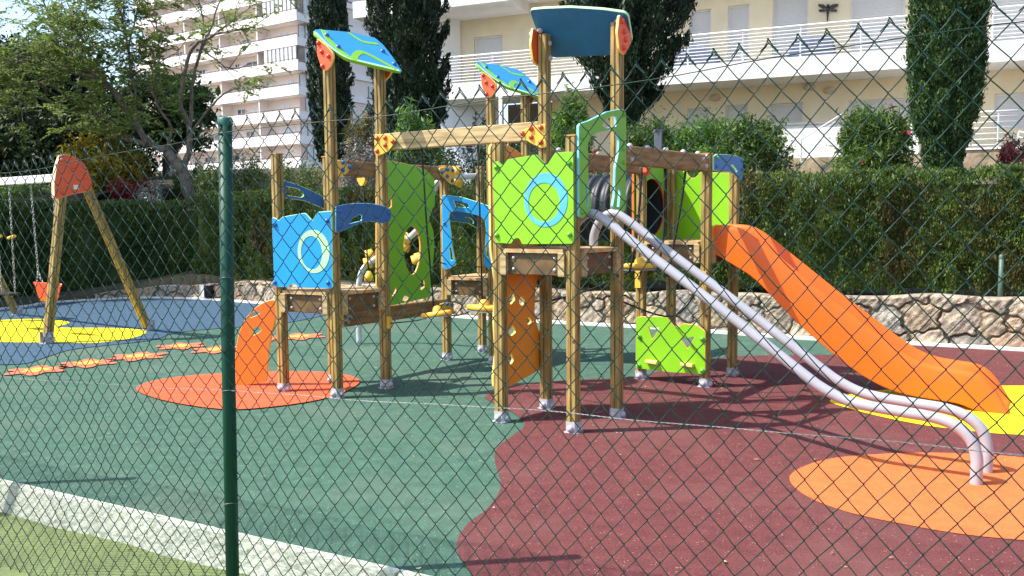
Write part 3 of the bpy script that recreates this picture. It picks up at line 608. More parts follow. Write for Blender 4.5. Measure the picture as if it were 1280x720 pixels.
for _ in range(2):
    zl[1:-1] = np.convolve(np.pad(zl, 2, 'edge'), np.ones(5)/5, 'valid')[1:-1]; zr[1:-1] = np.convolve(np.pad(zr, 2, 'edge'), np.ones(5)/5, 'valid')[1:-1]
zl = np.maximum(zl, .003)
b = MB(); W = .265; rows = []
for i, s_ in enumerate(ss):
    zf = zl[i]+min(.13, .6*(zr[i]-zl[i])) if s_ < 2.0 else min(max(.20-.06*((s_-2.0)/.2)**2-.0*s_, .02), zr[i]*.72)
    z0, z1 = zl[i], max(zr[i], zl[i]+.01); hh = z1-z0; k = min(1, hh/.3)
    cs = [(-W-.012, z0), (-W-.012, z0+min(.008, hh*.1)), (-W-.011, z0+min(.03, hh*.2)), (-W-.004, z0+hh*.4), (-W+.004, z1-.05*k), (-W+.012, z1-.018*k), (-W+.028, z1-.003), (-W+.044, z1-.008*k), (-W+.055, z1-.035*k), (-W+.066, zf+.10*k if zf+.10*k < z1-.04*k else (zf+z1)/2), (-W+.085, zf+.03*k), (-W+.13, zf), (0, zf-.004)]
    full = cs+[(-y, z) for y, z in cs[-2::-1]]; full += [(W-.03, z0+.004), (-W+.03, z0+.004)]
    rows.append([V(mid[0], mid[1], 0)+eS3*(s_)+nS3*(-y)+UP*z for y, z in full])
n = len(rows[0]); vs = [p for r_ in rows for p in r_]
fs = [(i*n+j, (i+1)*n+j, (i+1)*n+(j+1) % n, i*n+(j+1) % n) for i in range(len(rows)-1) for j in range(n)]
b.add(vs, fs, 0, True); k = len(rows)-1
b.add([], [])
# rounded nose that carries the chute to the ground at both cheeks
SL = b.build('slide', pslide, PS)
# yellow entry plate at the top of the slide
bb = MB(); O = V(mid[0], mid[1], 1.26)
for sg in (1, -1): MB().obox(O, eS3, nS3, UP, (-.02, sg*.27-.018, .0), (.018, sg*.27+.018, .25)).build('entry_plate', pyel, SL)

# bent climbing tube with yellow foot pods at the back tower
A = gnd(449, 430)[:2]; mC = (P['C1']+P['C2'])/2; d = mC-A; Ln = np.linalg.norm(d); d /= Ln; pl = Plane(V(A[0], A[1], 0), V(d[0], d[1], 0), UP)
pts = [pl.w(0, 0), pl.w(0, .45), pl.w(*pl.st(449, 352)), pl.w(*pl.st(455, 335)), pl.w(*pl.st(470, 323)), pl.w(*pl.st(497, 307)), pl.w(*pl.st(520, 289.5)), pl.w(*pl.st(534, 268)), pl.w(*pl.st(540, 245)), pl.w(*pl.st(546, 229)), pl.w(*pl.st(558, 222.5)), pl.w(*pl.st(572, 221)), ]
last = V(P['C2'][0], P['C2'][1], 2.09)
ct = MB().tube(catmull(pts+[last-gu*.045], 6), .036, 12).build('climbing_tube', steel, PS)
for x, y in ((463, 318), (461, 328), (508, 297), (506, 308), (521, 325), (525, 322), (571, 214), (572, 226)):
    c = pl.pt(x, y)-pl.n*0; b = MB()
    b.lathe([(.0, -.03), (.05, -.028), (.06, -.01), (.05, .02), (.02, .03), (.0, .03)], c, unit(V(.5, -.6, .5)), 6)
    b.lathe([(.0, -.02), (.085, -.012), (.085, .004), (.0, .012)], c, unit(V(.5, -.6, .5)), 5); b.build('foot_pod', pyel, ct)

# ------------------------------------------------------------------ swing
SA = gnd(59, 430)[:2]; SB = gnd(186, 413)[:2]; sc_ = (SA+SB)/2; eAB = unit(np.array([*(SB-SA), 0.])); nAB = np.cross(eAB, UP)   # towards the camera
SW = thing('swing_set', (sc_[0], sc_[1], 0), 'timber A frame swing stand with red head plate and white crossbar', 'swing frame')
pl = vplane(SA, SB, .0)
bd_ = gnd(22, 394)-gnd(186, 413); BL = np.linalg.norm(bd_); bar_dir = unit(bd_)
def hp(px_, y): return pl.pt(px_, y)
def swing_leg(A, T):
    b = MB(); d = unit(T-A); s_ = unit(np.cross(d, nAB)); b.prism(post_profile(.05), A+d*.07, T, s_, nAB); o = b.build('leg', wz, SW)
    b = MB(); b.obox(A, eAB, nAB, UP, (-.07, -.06, .002), (.07, .06, .02)); b.obox(A, eAB, nAB, UP, (-.058, .055, .02), (.058, .064, .16)); b.obox(A, eAB, nAB, UP, (-.058, -.064, .02), (.058, -.055, .16))
    b.lathe([(.028, 0), (.026, .02), (0, .03)], A+UP*.1+nAB*.064, nAB, 10); b.build('leg_foot', foot_m, o)
tA = hp(80, 212); tB = hp(100, 216)
for sh in (0, 1):
    o_ = bar_dir*BL*sh
    swing_leg(V(SA[0], SA[1], 0)+o_, tA+o_); swing_leg(V(SB[0], SB[1], 0)+o_, tB+o_)
outl = [(67.5, 249.5), (67, 229), (70.5, 206), (75.8, 192.5), (86.7, 194), (98, 198.5), (106.7, 207.5), (112.5, 221), (115, 233), (111, 239), (93, 242.5)]
pp = Plane(pl.O+nAB*.07, pl.ex, UP); lo = [pp.st(*p) for p in outl]
for sh in (0, 1):
    for q in (0,):
        p2 = Plane(pp.O+bar_dir*BL*sh-nAB*.02, pp.ex, UP); o = board('head_plate', p2, [rounded(lo, .05)], .07, [porr, mat('cream_core', (.75, .62, .38), .5)], SW)
        if q == 0 and sh == 0:
            for x, y in ((90, 209), (104, 222), (75, 200), (74, 240), (110, 233)):
                s_, t_ = p2.st(x, y); bolt(o, p2.w(s_, t_, .035), p2.n, porr, .022)
            a = p2.st(93, 234); b = MB(); b.obox(p2.w(*a, .036), p2.ex, UP, p2.n, (-.035, -.03, 0), (.035, .03, .006)); b.build('label_plate', mat('white_sticker', (.75, .72, .68), .4), o)
c = hp(88, 221.5); zb = c[2]
b = MB(); b.bar(c-bar_dir*.0, c+bar_dir*(BL+.05), .075, .11, ch=.01); b.build('crossbar', mat('white_steel_bar', (.72, .72, .76), .4, .06, 10), SW)
chain_m = mat('chain_steel', (.45, .44, .43), .4, .2, 60, metal=.5)
def chain(A, B_, par):
    b = MB(); L_ = np.linalg.norm(B_-A); d = (B_-A)/L_; k = max(2, int(L_/.045)); e1 = unit(np.cross(d, eAB)); e2 = np.cross(d, e1)
    for i in range(k):
        c_ = A+d*(i+.5)*L_/k; sx = e1 if i % 2 else e2
        ring = [c_+d*.028*math.cos(t)+sx*.013*math.sin(t) for t in (2*math.pi*j/8 for j in range(9))]; b.tube(ring, .0045, 5, cap=True)
    return b.build('chain', chain_m, par)
# bucket seat on two chains
def barpt(x):   # point of the crossbar seen at pixel column x
    lo_, hi_ = 0., BL
    for _ in range(40):
        mid_ = (lo_+hi_)/2; q = c+bar_dir*mid_-CAM; xx = 640+FP*(q@RR)/(q@F)
        if xx > x: lo_ = mid_
        else: hi_ = mid_
    return c+bar_dir*lo_
h1 = barpt(38); h2 = barpt(67)
swred = mat('red_bucket_plastic', (.78, .085, .03), .35, .06, 8)
sz = at(60, 366, h1[1]-.1)[2]
sx_ = (h1+h2)/2; seat0 = V(sx_[0], sx_[1], sz)
S1 = thing('bucket_swing', seat0, 'red bucket baby swing seat hanging on chains behind the timber leg', 'swing seat', 'swing seats')
b = MB(); n = 24; prof = [(.02, -.10, .9), (.11, -.10, .9), (.15, -.03, 1), (.175, .06, 1), (.19, .105, 1), (.205, .115, 1), (.2, .125, 1), (.175, .118, 1), (.155, .05, 1), (.12, -.06, 1), (.0, -.07, 1)]
vs = []
for r, z, k in [(r_*1.2, z_*1.2, k_) for r_, z_, k_ in prof]:
    for j in range(n):
        t = 2*math.pi*j/n; cut = -.05*max(0, math.cos(2*t))*(1 if z > .03 else 0)
        vs.append(seat0+bar_dir*1.15*r*math.cos(t)+nAB*r*math.sin(t)+UP*(z+cut))
b.add(vs, [(i*n+j, i*n+(j+1) % n, (i+1)*n+(j+1) % n, (i+1)*n+j) for i in range(len(prof)-1) for j in range(n)], 0, True); b.build('bucket', swred, S1)
for hh, sg in ((h1, 1), (h2, -1)):
    j = lerp(V(hh[0], hh[1], sz+.30), V(sx_[0], sx_[1], sz+.30), max(0, 1-.24/max(.01, np.linalg.norm(hh-sx_)))); chain(hh-UP*.08, j, S1)
    for s2 in (1, -1): chain(j, seat0+bar_dir*sg*.2+nAB*s2*.10+UP*.08, S1)
# flat seat on the far half
h3 = barpt(11); h4 = h3+bar_dir*.42; zf = at(10, 368, h3[1])[2]; c5 = (h3+h4)/2
S2 = thing('flat_swing', (c5[0], c5[1], zf), 'flat black swing seat at left edge with yellow grips on its chains', 'swing seat', 'swing seats')
MB().bar(V(h3[0], h3[1], zf), V(h4[0], h4[1], zf), .17, .035, ch=.012).build('seat', rope_m, S2)
for hh in (h3, h4):
    o = chain(hh-UP*.08, V(hh[0], hh[1], zf+.01), S2)
    g_ = at(9, 295, h3[1])[2]; b = MB(); b.tube([V(hh[0], hh[1], g_-.03)-nAB*.1, V(hh[0], hh[1], g_)+nAB*.08], .022, 8); b.build('grip', pyel, o)

# ------------------------------------------------------------------ chain link fence in front of the camera
PP = V(-1.25, 3.70, 0); eF = unit(V(.89, -.456, 0)); nF = np.cross(eF, UP)   # nF points to the camera side
Wm = .085
FE = thing('chain_link_fence', PP, 'green chain link fence with slack diamond mesh in front of the playground', 'fence')
def ztop(s): return float(np.interp(s, [-9, -1.5, -1.1, 0, 1.7, 2.9, 4.5], [1.86, 1.905, 1.92, 2.02, 2.085, 2.165, 2.24]))
def slack(s, z): return .018*math.sin(s*2.1+z*1.3)+.012*math.sin(s*5.3-z*3.1)+.006*math.sin(s*11+z*7)
s0, s1_ = -7.3, 4.0; k0 = int(s0/(Wm/2)); k1 = int(s1_/(Wm/2))
verts = []; faces = []; NS = 5; ang = np.arange(NS)*2*math.pi/NS
rows_n = 50; VP_ = Wm*1.17
def fpt(s, z, dpt): return PP+eF*s+UP*z+nF*(dpt+slack(s, z))
def sweep(pts, r):
    global verts, faces
    p = np.array(pts); t = np.gradient(p, axis=0); t /= np.linalg.norm(t, axis=1)[:, None]
    n1 = np.cross(t, nF); n1 /= np.linalg.norm(n1, axis=1)[:, None]; n2 = np.cross(t, n1)
    ring = p[:, None]+r*(n1[:, None]*np.cos(ang)[None, :, None]+n2[:, None]*np.sin(ang)[None, :, None])
    off = len(verts)//1 if False else sum(len(v) for v in verts)
    verts.append(ring.reshape(-1, 3)); k = len(p)
    i = np.arange(k-1)[:, None]*NS; j = np.arange(NS)[None]; jn = (j+1) % NS
    faces.append((np.stack([i+j, i+jn, i+NS+jn, i+NS+j], -1)+off).reshape(-1, 4))
jit = np.random.default_rng(3)
colj = {k: jit.normal(0, .0016) for k in range(k0-2, k1+3)}
for k in range(k0, k1):
    pts = []
    for mrow in range(rows_n+1):
        par = (mrow+k) % 2                       # which column this knot belongs to
        c_ = k if par == 0 else k+1
        s = c_*Wm/2+colj[c_]+(.0015 if par else -.0015); s_o = s
        zt = ztop(c_*Wm/2) - (0.0); z = zt-mrow*VP_/2*(1.0+.012*math.sin(c_*.13))
        pts.append((s_o, z, 0.0, par))
        if mrow == rows_n: break
        par2 = 1-par; c2 = k if par2 == 0 else k+1
        s2 = c2*Wm/2+colj[c2]; z2 = ztop(c2*Wm/2)-(mrow+1)*VP_/2*(1.0+.012*math.sin(c2*.13)); dd = .0042 if par == 0 else -.0042
        for t in (.14, .5, .86): pts.append((s_o+(s2-s_o)*t, z+(z2-z)*t, dd, None))
    if (k % 2) != 0: pass
    # the two wires that meet at an apex end in a twisted knuckle
    sweep([fpt(s, z, d) for s, z, d, _ in pts if z > CF+.015], .0020)
    if k % 2 == 0:
        a = fpt(k*Wm/2+colj[k], ztop(k*Wm/2), 0)
        sweep([a+UP*.010+nF*.004-eF*.003, a+UP*.004+eF*.003+nF*.002, a-UP*.012+eF*.013-nF*.002, a-UP*.03+eF*.030+nF*.004], .0021)
        sweep([a+UP*.010+nF*.004-eF*.003, a+UP*.012-nF*.003, a-UP*.010-eF*.009, a-UP*.026-eF*.025-nF*.004], .0019)
def np_mesh(name, v, f, smooth=False):
    me = bpy.data.meshes.new(name); v = np.asarray(v, np.float32); f = np.asarray(f, np.int32); nv, nf, k = len(v), len(f), f.shape[1]
    me.vertices.add(nv); me.vertices.foreach_set('co', v.ravel()); me.loops.add(nf*k); me.loops.foreach_set('vertex_index', f.ravel())
    me.polygons.add(nf); me.polygons.foreach_set('loop_start', np.arange(0, nf*k, k, dtype=np.int32)); me.polygons.foreach_set('use_smooth', np.full(nf, smooth)); me.update(calc_edges=True); return me
link_mesh('wire_mesh', np_mesh('wire_mesh', np.concatenate(verts), np.concatenate(faces), True), fencegreen, FE)
ss = np.arange(s0, s1_, .0425)
MB().tube([fpt(s, ztop(s)-.052+.003*math.sin(s*6), .0025*math.sin(s*math.pi/.0425)) for s in ss], .0019, 6).build('top_wire', fencegreen, FE)
zm = lambda s: float(np.interp(s, [-3, -1.2, 0, 1.4, 2.9, 4], [.78, .79, .855, .90, .93, .96]))
for ph in (0, math.pi): MB().tube([fpt(s, zm(s)+.0018*math.sin(s*150+ph), .0014*math.cos(s*150+ph)) for s in np.arange(s0, s1_, .012)], .0010, 5).build('middle_wire', wire_g, FE)
for s in (0.0, -2.9, -5.8):
    ptp, pbt = at(281.5, 156, 3.72), at(291, 718, 3.70); pg = pbt+(ptp-pbt)*(CF-pbt[2])/(ptp[2]-pbt[2])
    c = pg+eF*s; b = MB(); r = .029; zt_ = ztop(s)+.012; lean = ptp-pg; lean[2] = 0
    c0_ = c; c = c*1; c[2] = 0; b.tube([c0_, c+lean*.5+UP*zt_*.5, c+lean+UP*zt_], r, 20); po = b.build('post', postgreen, FE)
    b = MB(); b.lathe([(r+.003, -.025), (r+.003, .002), (r-.004, .009), (0, .011)], c+lean+UP*zt_, UP, 20); b.build('post_cap', mat('green_plastic_cap', (.01, .10, .065), .45), po)
    for zz_ in (zm(s), ztop(s)-.05, .35, 1.35):
        b = MB(); b.tube([c+UP*zz_+lean*zz_/zt_+(eF*math.cos(t)+nF*math.sin(t))*(r+.002)+UP*.004*math.sin(t*2) for t in (2*math.pi*j/16 for j in range(17))], .0014, 5); b.build('tie_wire', wire_g, po)

# ------------------------------------------------------------------ terrain behind the play area
KL = KB
def dist_back(x, y):
    d = np.hypot(KL[:, 0]-x, KL[:, 1]-y); i = int(d.argmin()); t = KL[min(i+1, len(KL)-1)]-KL[max(i-1, 0)]; t /= np.linalg.norm(t)
    return (x-KL[i, 0])*(-t[1])+(y-KL[i, 1])*t[0]
def hz(d): return float(np.interp(d, [0, 1, 3, 6, 12, 20, 40, 90, 200], [.36, .5, .8, 1.25, 2.3, 3.2, 4.6, 7.0, 9.0]))
def terr(x, y): return hz(dist_back(x, y))
offs = [.30, .42, 1.2, 2.2, 3.5, 5, 7, 9, 12, 16, 21, 28, 40, 60, 90, 140, 220]
# rows fan out from the wall so that the sheet never folds over itself
base = np.array([p for p in KB]); base = np.concatenate([[base[0]+(-60, 10)], base, [base[-1]+(60, -24)]])
tt = np.gradient(base, axis=0); tt /= np.linalg.norm(tt, axis=1)[:, None]; no = np.stack([-tt[:, 1], tt[:, 0]], 1)
gen = unit(np.array([.25, 1.0]))
vs = []; n = len(base)
for d in offs:
    k = min(1, d/12); dirs = no*(1-k)+gen*k; dirs /= np.linalg.norm(dirs, axis=1)[:, None]
    for p, q in zip(base, dirs):
        w_ = p+q*d*(1+.0*k); lf = float(np.interp(p[0], [-9, -7], [.25, 1])) if d < 3 else 1; vs.append((w_[0]*(1+d/150), w_[1], -.05 if d < .4 else hz(d)*lf+.05*math.sin(w_[0]*1.7+d)*lf))
fs = [(i*n+j, i*n+j+1, (i+1)*n+j+1, (i+1)*n+j) for i in range(len(offs)-1) for j in range(n-1)]
g_gard = mat('garden_soil', (.045, .038, .020), .95, .4, 3, .6, 20, col2=(.10, .085, .045), var2=.25)  # soil colour darkened to stand for tree shade on the left mound
tag(MB().add(vs, fs, 0, True).build('hillside', g_gard), kind='structure')

# ------------------------------------------------------------------ stone retaining wall
def resample(L, st):
    d = np.r_[0, np.cumsum(np.hypot(*np.diff(L, axis=0).T))]; s = np.arange(0, d[-1], st); return np.stack([np.interp(s, d, L[:, 0]), np.interp(s, d, L[:, 1])], 1), s
wl = offset(KB, .15); wl = wl[wl[:, 0] > -8.6]; wl, sarc = resample(wl, .013)
tt = np.gradient(wl, axis=0); tt /= np.linalg.norm(tt, axis=1)[:, None]; nrm2 = np.stack([tt[:, 1], -tt[:, 0]], 1)       # towards the camera
wtop = np.interp(wl[:, 0], [-8.6, -7, -5, -.7, 2.2, 4.8, 6, 12], [.10, .28, .40, .47, .52, .585, .62, .64])
wtop = wtop+.02*np.sin(sarc*2.1)+.012*np.sin(sarc*5.7)
NR = 48; zg = np.linspace(0, 1, NR); S, T = np.meshgrid(sarc, zg); Zm = T*wtop[None, :]
r2 = np.random.default_rng(11); seeds = []
cand = np.c_[r2.uniform(-.5, sarc[-1]+.5, 9000), r2.uniform(-.15, .85, 9000)]; rad = r2.choice([.085, .12, .15, .175], 9000, p=[.3, .3, .25, .15]); order_ = np.argsort(-rad+r2.normal(0, .03, 9000)); keep_ = []
for q in order_:
    if all(((cand[q, 0]-cand[p, 0])/1.2)**2+(cand[q, 1]-cand[p, 1])**2 > (.86*(rad[q]+rad[p]))**2 for p in keep_[-4000:] if abs(cand[q, 0]-cand[p, 0]) < .5): keep_.append(q)
seeds = [(cand[q, 0], cand[q, 1], rad[q]) for q in keep_]
seeds = np.array(seeds); tint = r2.integers(0, 6, len(seeds)); lum = r2.uniform(.75, 1.2, len(seeds))
F1 = np.full(S.shape, .30); F2 = np.full(S.shape, .30); I1 = np.zeros(S.shape, int)
Sw = S+.018*np.sin(Zm*31+S*9)+.01*np.sin(Zm*67); Zw = Zm+.014*np.sin(S*23)+.010*np.sin(S*47+2)
for i, (a, b_, w_) in enumerate(seeds):
    lo_, hi_ = np.searchsorted(sarc, [a-.6, a+.6]); d = np.sqrt(((Sw[:, lo_:hi_]-a)/1.2)**2+(Zw[:, lo_:hi_]-b_)**2)-w_*.85
    f1, f2 = F1[:, lo_:hi_], F2[:, lo_:hi_]; new = d < f1
    F2[:, lo_:hi_] = np.where(new, f1, np.minimum(f2, d)); I1[:, lo_:hi_] = np.where(new, i, I1[:, lo_:hi_]); F1[:, lo_:hi_] = np.where(new, d, f1)
gap = F2-F1; rel = np.clip((gap-.012)/.03, 0, 1); rel = rel*rel*(3-2*rel)
facet = r2.normal(0, .10, (len(seeds), 2))
bump_ = .055*rel-.9*np.clip(F1+.11, -.1, .1)*rel*.25+facet[I1, 0]*(S-seeds[I1, 0])*rel+facet[I1, 1]*(Zm-seeds[I1, 1])*rel+.007*np.sin(S*61+I1)*np.sin(Zm*53+I1*2)*rel+r2.normal(0, .0014, S.shape)
bump_ -= .06*np.clip((T-.95)/.05, 0, 1)**2
X = wl[None, :, 0]+nrm2[None, :, 0]*bump_; Y = wl[None, :, 1]+nrm2[None, :, 1]*bump_
topx = wl[:, 0]-nrm2[:, 0]*.38; topy = wl[:, 1]-nrm2[:, 1]*.38
pv = np.concatenate([np.stack([X, Y, Zm], -1).reshape(-1, 3), np.stack([topx, topy, wtop-.02], -1)]); nc = len(sarc)
i = np.arange(NR)[:, None]*nc; j = np.arange(nc-1)[None]
pf = np.stack([i+j, i+j+1, i+nc+j+1, i+nc+j], -1).reshape(-1, 4)
pal = np.array([(.58, .47, .33), (.53, .45, .35), (.55, .40, .28), (.48, .45, .40), (.62, .53, .41), (.42, .35, .27)])
colv = pal[tint[I1]]*lum[I1][..., None]; colv = colv*rel[..., None]+np.array((.20, .165, .12))*(1-rel[..., None])
colv = np.concatenate([colv.reshape(-1, 3), np.tile((.45, .38, .29), (nc, 1))])
me = np_mesh('stone_wall', pv, pf, False); at_ = me.color_attributes.new('stone', 'FLOAT_COLOR', 'POINT'); at_.data.foreach_set('color', np.c_[colv, np.ones(len(colv))].astype(np.float32).ravel())
wm = mat('field_stone', (.5, .5, .5), .9, .3, 14, .6, 70, col2=(1, .96, .9)); t = wm.node_tree; bs = t.nodes['Principled BSDF']; old = bs.inputs['Base Color'].links[0].from_socket
va = t.nodes.new('ShaderNodeVertexColor'); va.layer_name = 'stone'; mx = t.nodes.new('ShaderNodeVectorMath'); mx.operation = 'MULTIPLY'; t.links.new(old, mx.inputs[0]); t.links.new(va.outputs[0], mx.inputs[1]); t.links.new(mx.outputs[0], bs.inputs['Base Color'])
tag(link_mesh('stone_wall', me, wm), 'low retaining wall of tan rubble stones below the clipped hedge', 'stone wall')
# small floodlight against the wall
c = gnd(264, 374)+V(0, -.1, 0); FLT = thing('floodlight', c, 'small white box floodlight with black face at foot of stone wall', 'floodlight')
b = MB(); ex, ey = unit(V(.8, -.6, 0)), unit(V(.6, .8, 0)); b.obox(c, ex, ey, UP, (-.16, -.12, .05), (.0, .12, .30)); b.obox(c, ex, ey, UP, (-.12, -.05, .0), (-.04, .05, .05)); b.build('housing', mat('white_metal_box', (.78, .77, .75), .4), FLT)
b = MB(); b.obox(c, ex, ey, UP, (.001, -.115, .055), (.15, .115, .295)); b.build('lamp_face', mat('black_glass_face', (.012, .012, .014), .15), FLT)

# ------------------------------------------------------------------ leaves
def leaf_mesh(name, C, size, asp=.45, up=0.0, dirs=None, sv=.35):
    n = len(C); a = rng.normal(size=(n, 3)) if dirs is None else dirs+rng.normal(size=(n, 3))*.45
    a[:, 2] += up; a /= np.linalg.norm(a, axis=1)[:, None]; r = rng.normal(size=(n, 3)); b = np.cross(a, r); b /= np.linalg.norm(b, axis=1)[:, None]
    s = (size*np.exp(rng.normal(0, sv, n)))[:, None]; v = np.stack([C+a*s*.5, C+b*s*asp*.5, C-a*s*.5, C-b*s*asp*.5], 1).reshape(-1, 3)
    return np_mesh(name, v, np.arange(4*n).reshape(-1, 4))
def leafmat(n, c, c2=None, isl=.45, tr=.22, sc=1.5, **k): return mat(n, c, .55, .3, sc, 0, col2=c2, leaf=tr, island=isl, spec=.35, **k)
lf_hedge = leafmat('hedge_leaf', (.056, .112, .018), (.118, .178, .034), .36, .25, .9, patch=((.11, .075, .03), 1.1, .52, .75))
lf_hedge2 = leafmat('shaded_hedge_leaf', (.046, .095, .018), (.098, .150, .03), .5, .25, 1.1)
lf_cyp = leafmat('cypress_leaf', (.020, .062, .012), (.060, .118, .028), .5, .12, 2)
lf_cyp2 = leafmat('dark_conifer_leaf', (.016, .038, .018), (.036, .068, .030), .5, .1, 2)
lf_jac = leafmat('feathery_leaf', (.14, .235, .05), (.30, .39, .10), .45, .45, .8)
lf_dark = leafmat('dense_dark_leaf', (.014, .036, .012), (.036, .066, .022), .5, .15, .6)
lf_light = leafmat('light_oleander_leaf', (.10, .22, .035), (.20, .36, .07), .4, .4, 1.2)
lf_mid = leafmat('shrub_leaf', (.065, .14, .025), (.15, .24, .05), .45, .35, 1.2)
lf_yel = leafmat('yellow_green_leaf', (.10, .12, .015), (.46, .34, .03), .5, .3, 1.8)
lf_red = leafmat('burgundy_leaf', (.14, .014, .020), (.32, .04, .05), .5, .25, 3)
lf_pink = leafmat('pink_shrub_leaf', (.25, .06, .06), (.45, .14, .13), .45, .3, 3)
lf_grey = leafmat('grey_bloom_leaf', (.12, .11, .09), (.30, .25, .24), .5, .2, 3)
bark = mat('grey_bark', (.13, .10, .075), .9, .35, 9, .7, 40, stretch=(3, 3, .6), col2=(.30, .25, .20))
pet_w = leafmat('white_petal', (.62, .60, .58), None, .15, .3); pet_r = leafmat('red_petal', (.55, .02, .05), None, .3, .3)

def hedge(name, line, w, zt, z0, n, size, m, label, gap_dark=True, wav=.075):
    line, sa = resample(line, .1); t = np.gradient(line, axis=0); t /= np.linalg.norm(t, axis=1)[:, None]; nn = np.stack([-t[:, 1], t[:, 0]], 1)
    L_ = sa[-1]; npl = int(L_*(zt-z0)*26); ps = rng.random(npl)*L_; pz = z0-.15+(zt-z0-.12)*rng.random(npl); ph = rng.uniform(.25, .6, npl); pd = rng.normal(0, .055, npl)+.03*np.sin(ps*2.3+pz); pw = rng.uniform(.05, .11, npl)
    nf = int(n*.60); k = rng.integers(0, npl, nf); t = rng.random(nf)**.8; g3 = rng.normal(0, 1, (nf, 3))
    sF = ps[k]+g3[:, 0]*pw[k]*(1-.7*t); zF = np.minimum(pz[k]+ph[k]*t, zt+.02+.03*rng.random(nf)); oF = -w/2+.05+np.minimum(pd[k], .10)-.09*t+np.abs(g3[:, 1])*pw[k]*.8*(1-.6*t)
    oF = oF+.12*np.clip((zF-zt+.14)/.14, 0, 1)**2
    nt_ = int(n*.30); sT = rng.random(nt_)*L_; oT = (rng.random(nt_)-.5)*w; zT = zt+.022*np.sin(sT*4.3)+.018*np.sin(sT*11+oT*9)+.04*np.abs(rng.normal(size=nt_))-.03-.10*np.clip((np.abs(oT)-w/2+.12)/.12, 0, 1)**2
    nb_ = n-nf-nt_; sB = rng.random(nb_)*L_; oB = np.where(rng.random(nb_) < .5, w/2, -w/2+.16)+rng.normal(0, .03, nb_); zB = z0+(zt-z0)*rng.random(nb_)
    s = np.r_[sF, sT, sB]; off = np.r_[oF, oT, oB]; z = np.r_[zF, zT, zB]; s = np.clip(s, 0, L_)
    cx = np.interp(s, sa, line[:, 0]); cy = np.interp(s, sa, line[:, 1]); nx = np.interp(s, sa, nn[:, 0]); ny = np.interp(s, sa, nn[:, 1])
    z = np.maximum(z, z0-.12); z0x = np.minimum(z0, np.interp(cx, [-8, -4, 0, 4], [.26, .40, .48, .60])); z = zt-(zt-z)*np.where(z < zt, (zt-z0x)/(zt-z0), 1); C_ = np.c_[cx+nx*off, cy+ny*off, z]
    fr_ = np.r_[np.ones(nf), np.zeros(nt_), np.zeros(nb_)]; dirs = np.c_[-nx*.35*fr_, -ny*.35*fr_, np.full(n, 1.0)]
    me = leaf_mesh(name, C_, size, .42, .2, dirs)
    # dense twiggy inside so that no light passes straight through
    b = MB(); k = len(line); hw = w/2-.27; core = []
    for o_, z_ in ((-hw, z0+.04), (-hw, zt-.15), (hw, zt-.15), (hw, z0+.04)): core += [(*(line[q]+nn[q]*o_), z_) for q in range(k)]
    fs_ = [(r_*k+q, r_*k+q+1, ((r_+1) % 4)*k+q+1, ((r_+1) % 4)*k+q) for r_ in range(4) for q in range(k-1)]+[(0, k, 2*k, 3*k), (k-1, 2*k-1, 3*k-1, 4*k-1)]
    b.add(core, fs_); cm = b.mesh('core'); bm = bmesh.new(); bm.from_mesh(me); bm.from_mesh(cm); bm.to_mesh(me); bm.free()
    o = link_mesh(name, me, m); return tag(o, label, 'hedge')
hl = offset(KB, .98); hr = hl[hl[:, 0] > -6.7]
ho = hedge('hedge', hr, 1.0, 2.11, .60, 520000, .037, lf_hedge, 'long clipped green hedge standing above the stone wall behind the climbing frame')
hl2 = offset(KB, 1.42); hl2 = hl2[hl2[:, 0] < -6.5]
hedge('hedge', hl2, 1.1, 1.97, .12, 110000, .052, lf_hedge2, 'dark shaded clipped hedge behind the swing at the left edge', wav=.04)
# thin posts standing in front of / behind the hedge
def stick(name, x, y0, y1, Y, r, m, label, cat, sq=False):
    a, b_ = at(x, y1, Y), at(x, y0, Y); a[2] = min(a[2], terr(a[0], a[1])); b_[0] = a[0]
    o = MB(); 
    if sq: o.bar(a, b_, r*2, r*2, up=V(.3, 1, 0), ch=.01); o.obox(a, V(1, 0, 0), V(0, 1, 0), UP, (-r*1.8, -r*1.8, -.02), (r*1.8, r*1.8, .03)); o.obox(b_, V(1, 0, 0), V(0, 1, 0), UP, (-r*1.15, -r*1.15, .002), (r*1.15, r*1.15, .03))
    else: o.tube([a, b_], r, 14); o.lathe([(r*1.12, -.03), (r*1.12, .003), (r*.6, .02), (0, .022)], b_, UP, 14)
    return tag(o.build(name, m), label, cat)
yk = float(np.interp(6.2, KB[:, 0], KB[:, 1]))
q = gnd(1250, 438); stick('fence_post', 1250, 320, 374, q[1]+.40, .028, mat('grey_green_post', (.07, .13, .10), .5), 'thin grey green post in front of the right hedge on stone wall top', 'post')
stick('lamp_post', 823, 164, 200, 17.0, .075, mat('slate_grey_metal', (.12, .13, .16), .45), 'short square slate grey post among bushes above the hedge', 'post', True)

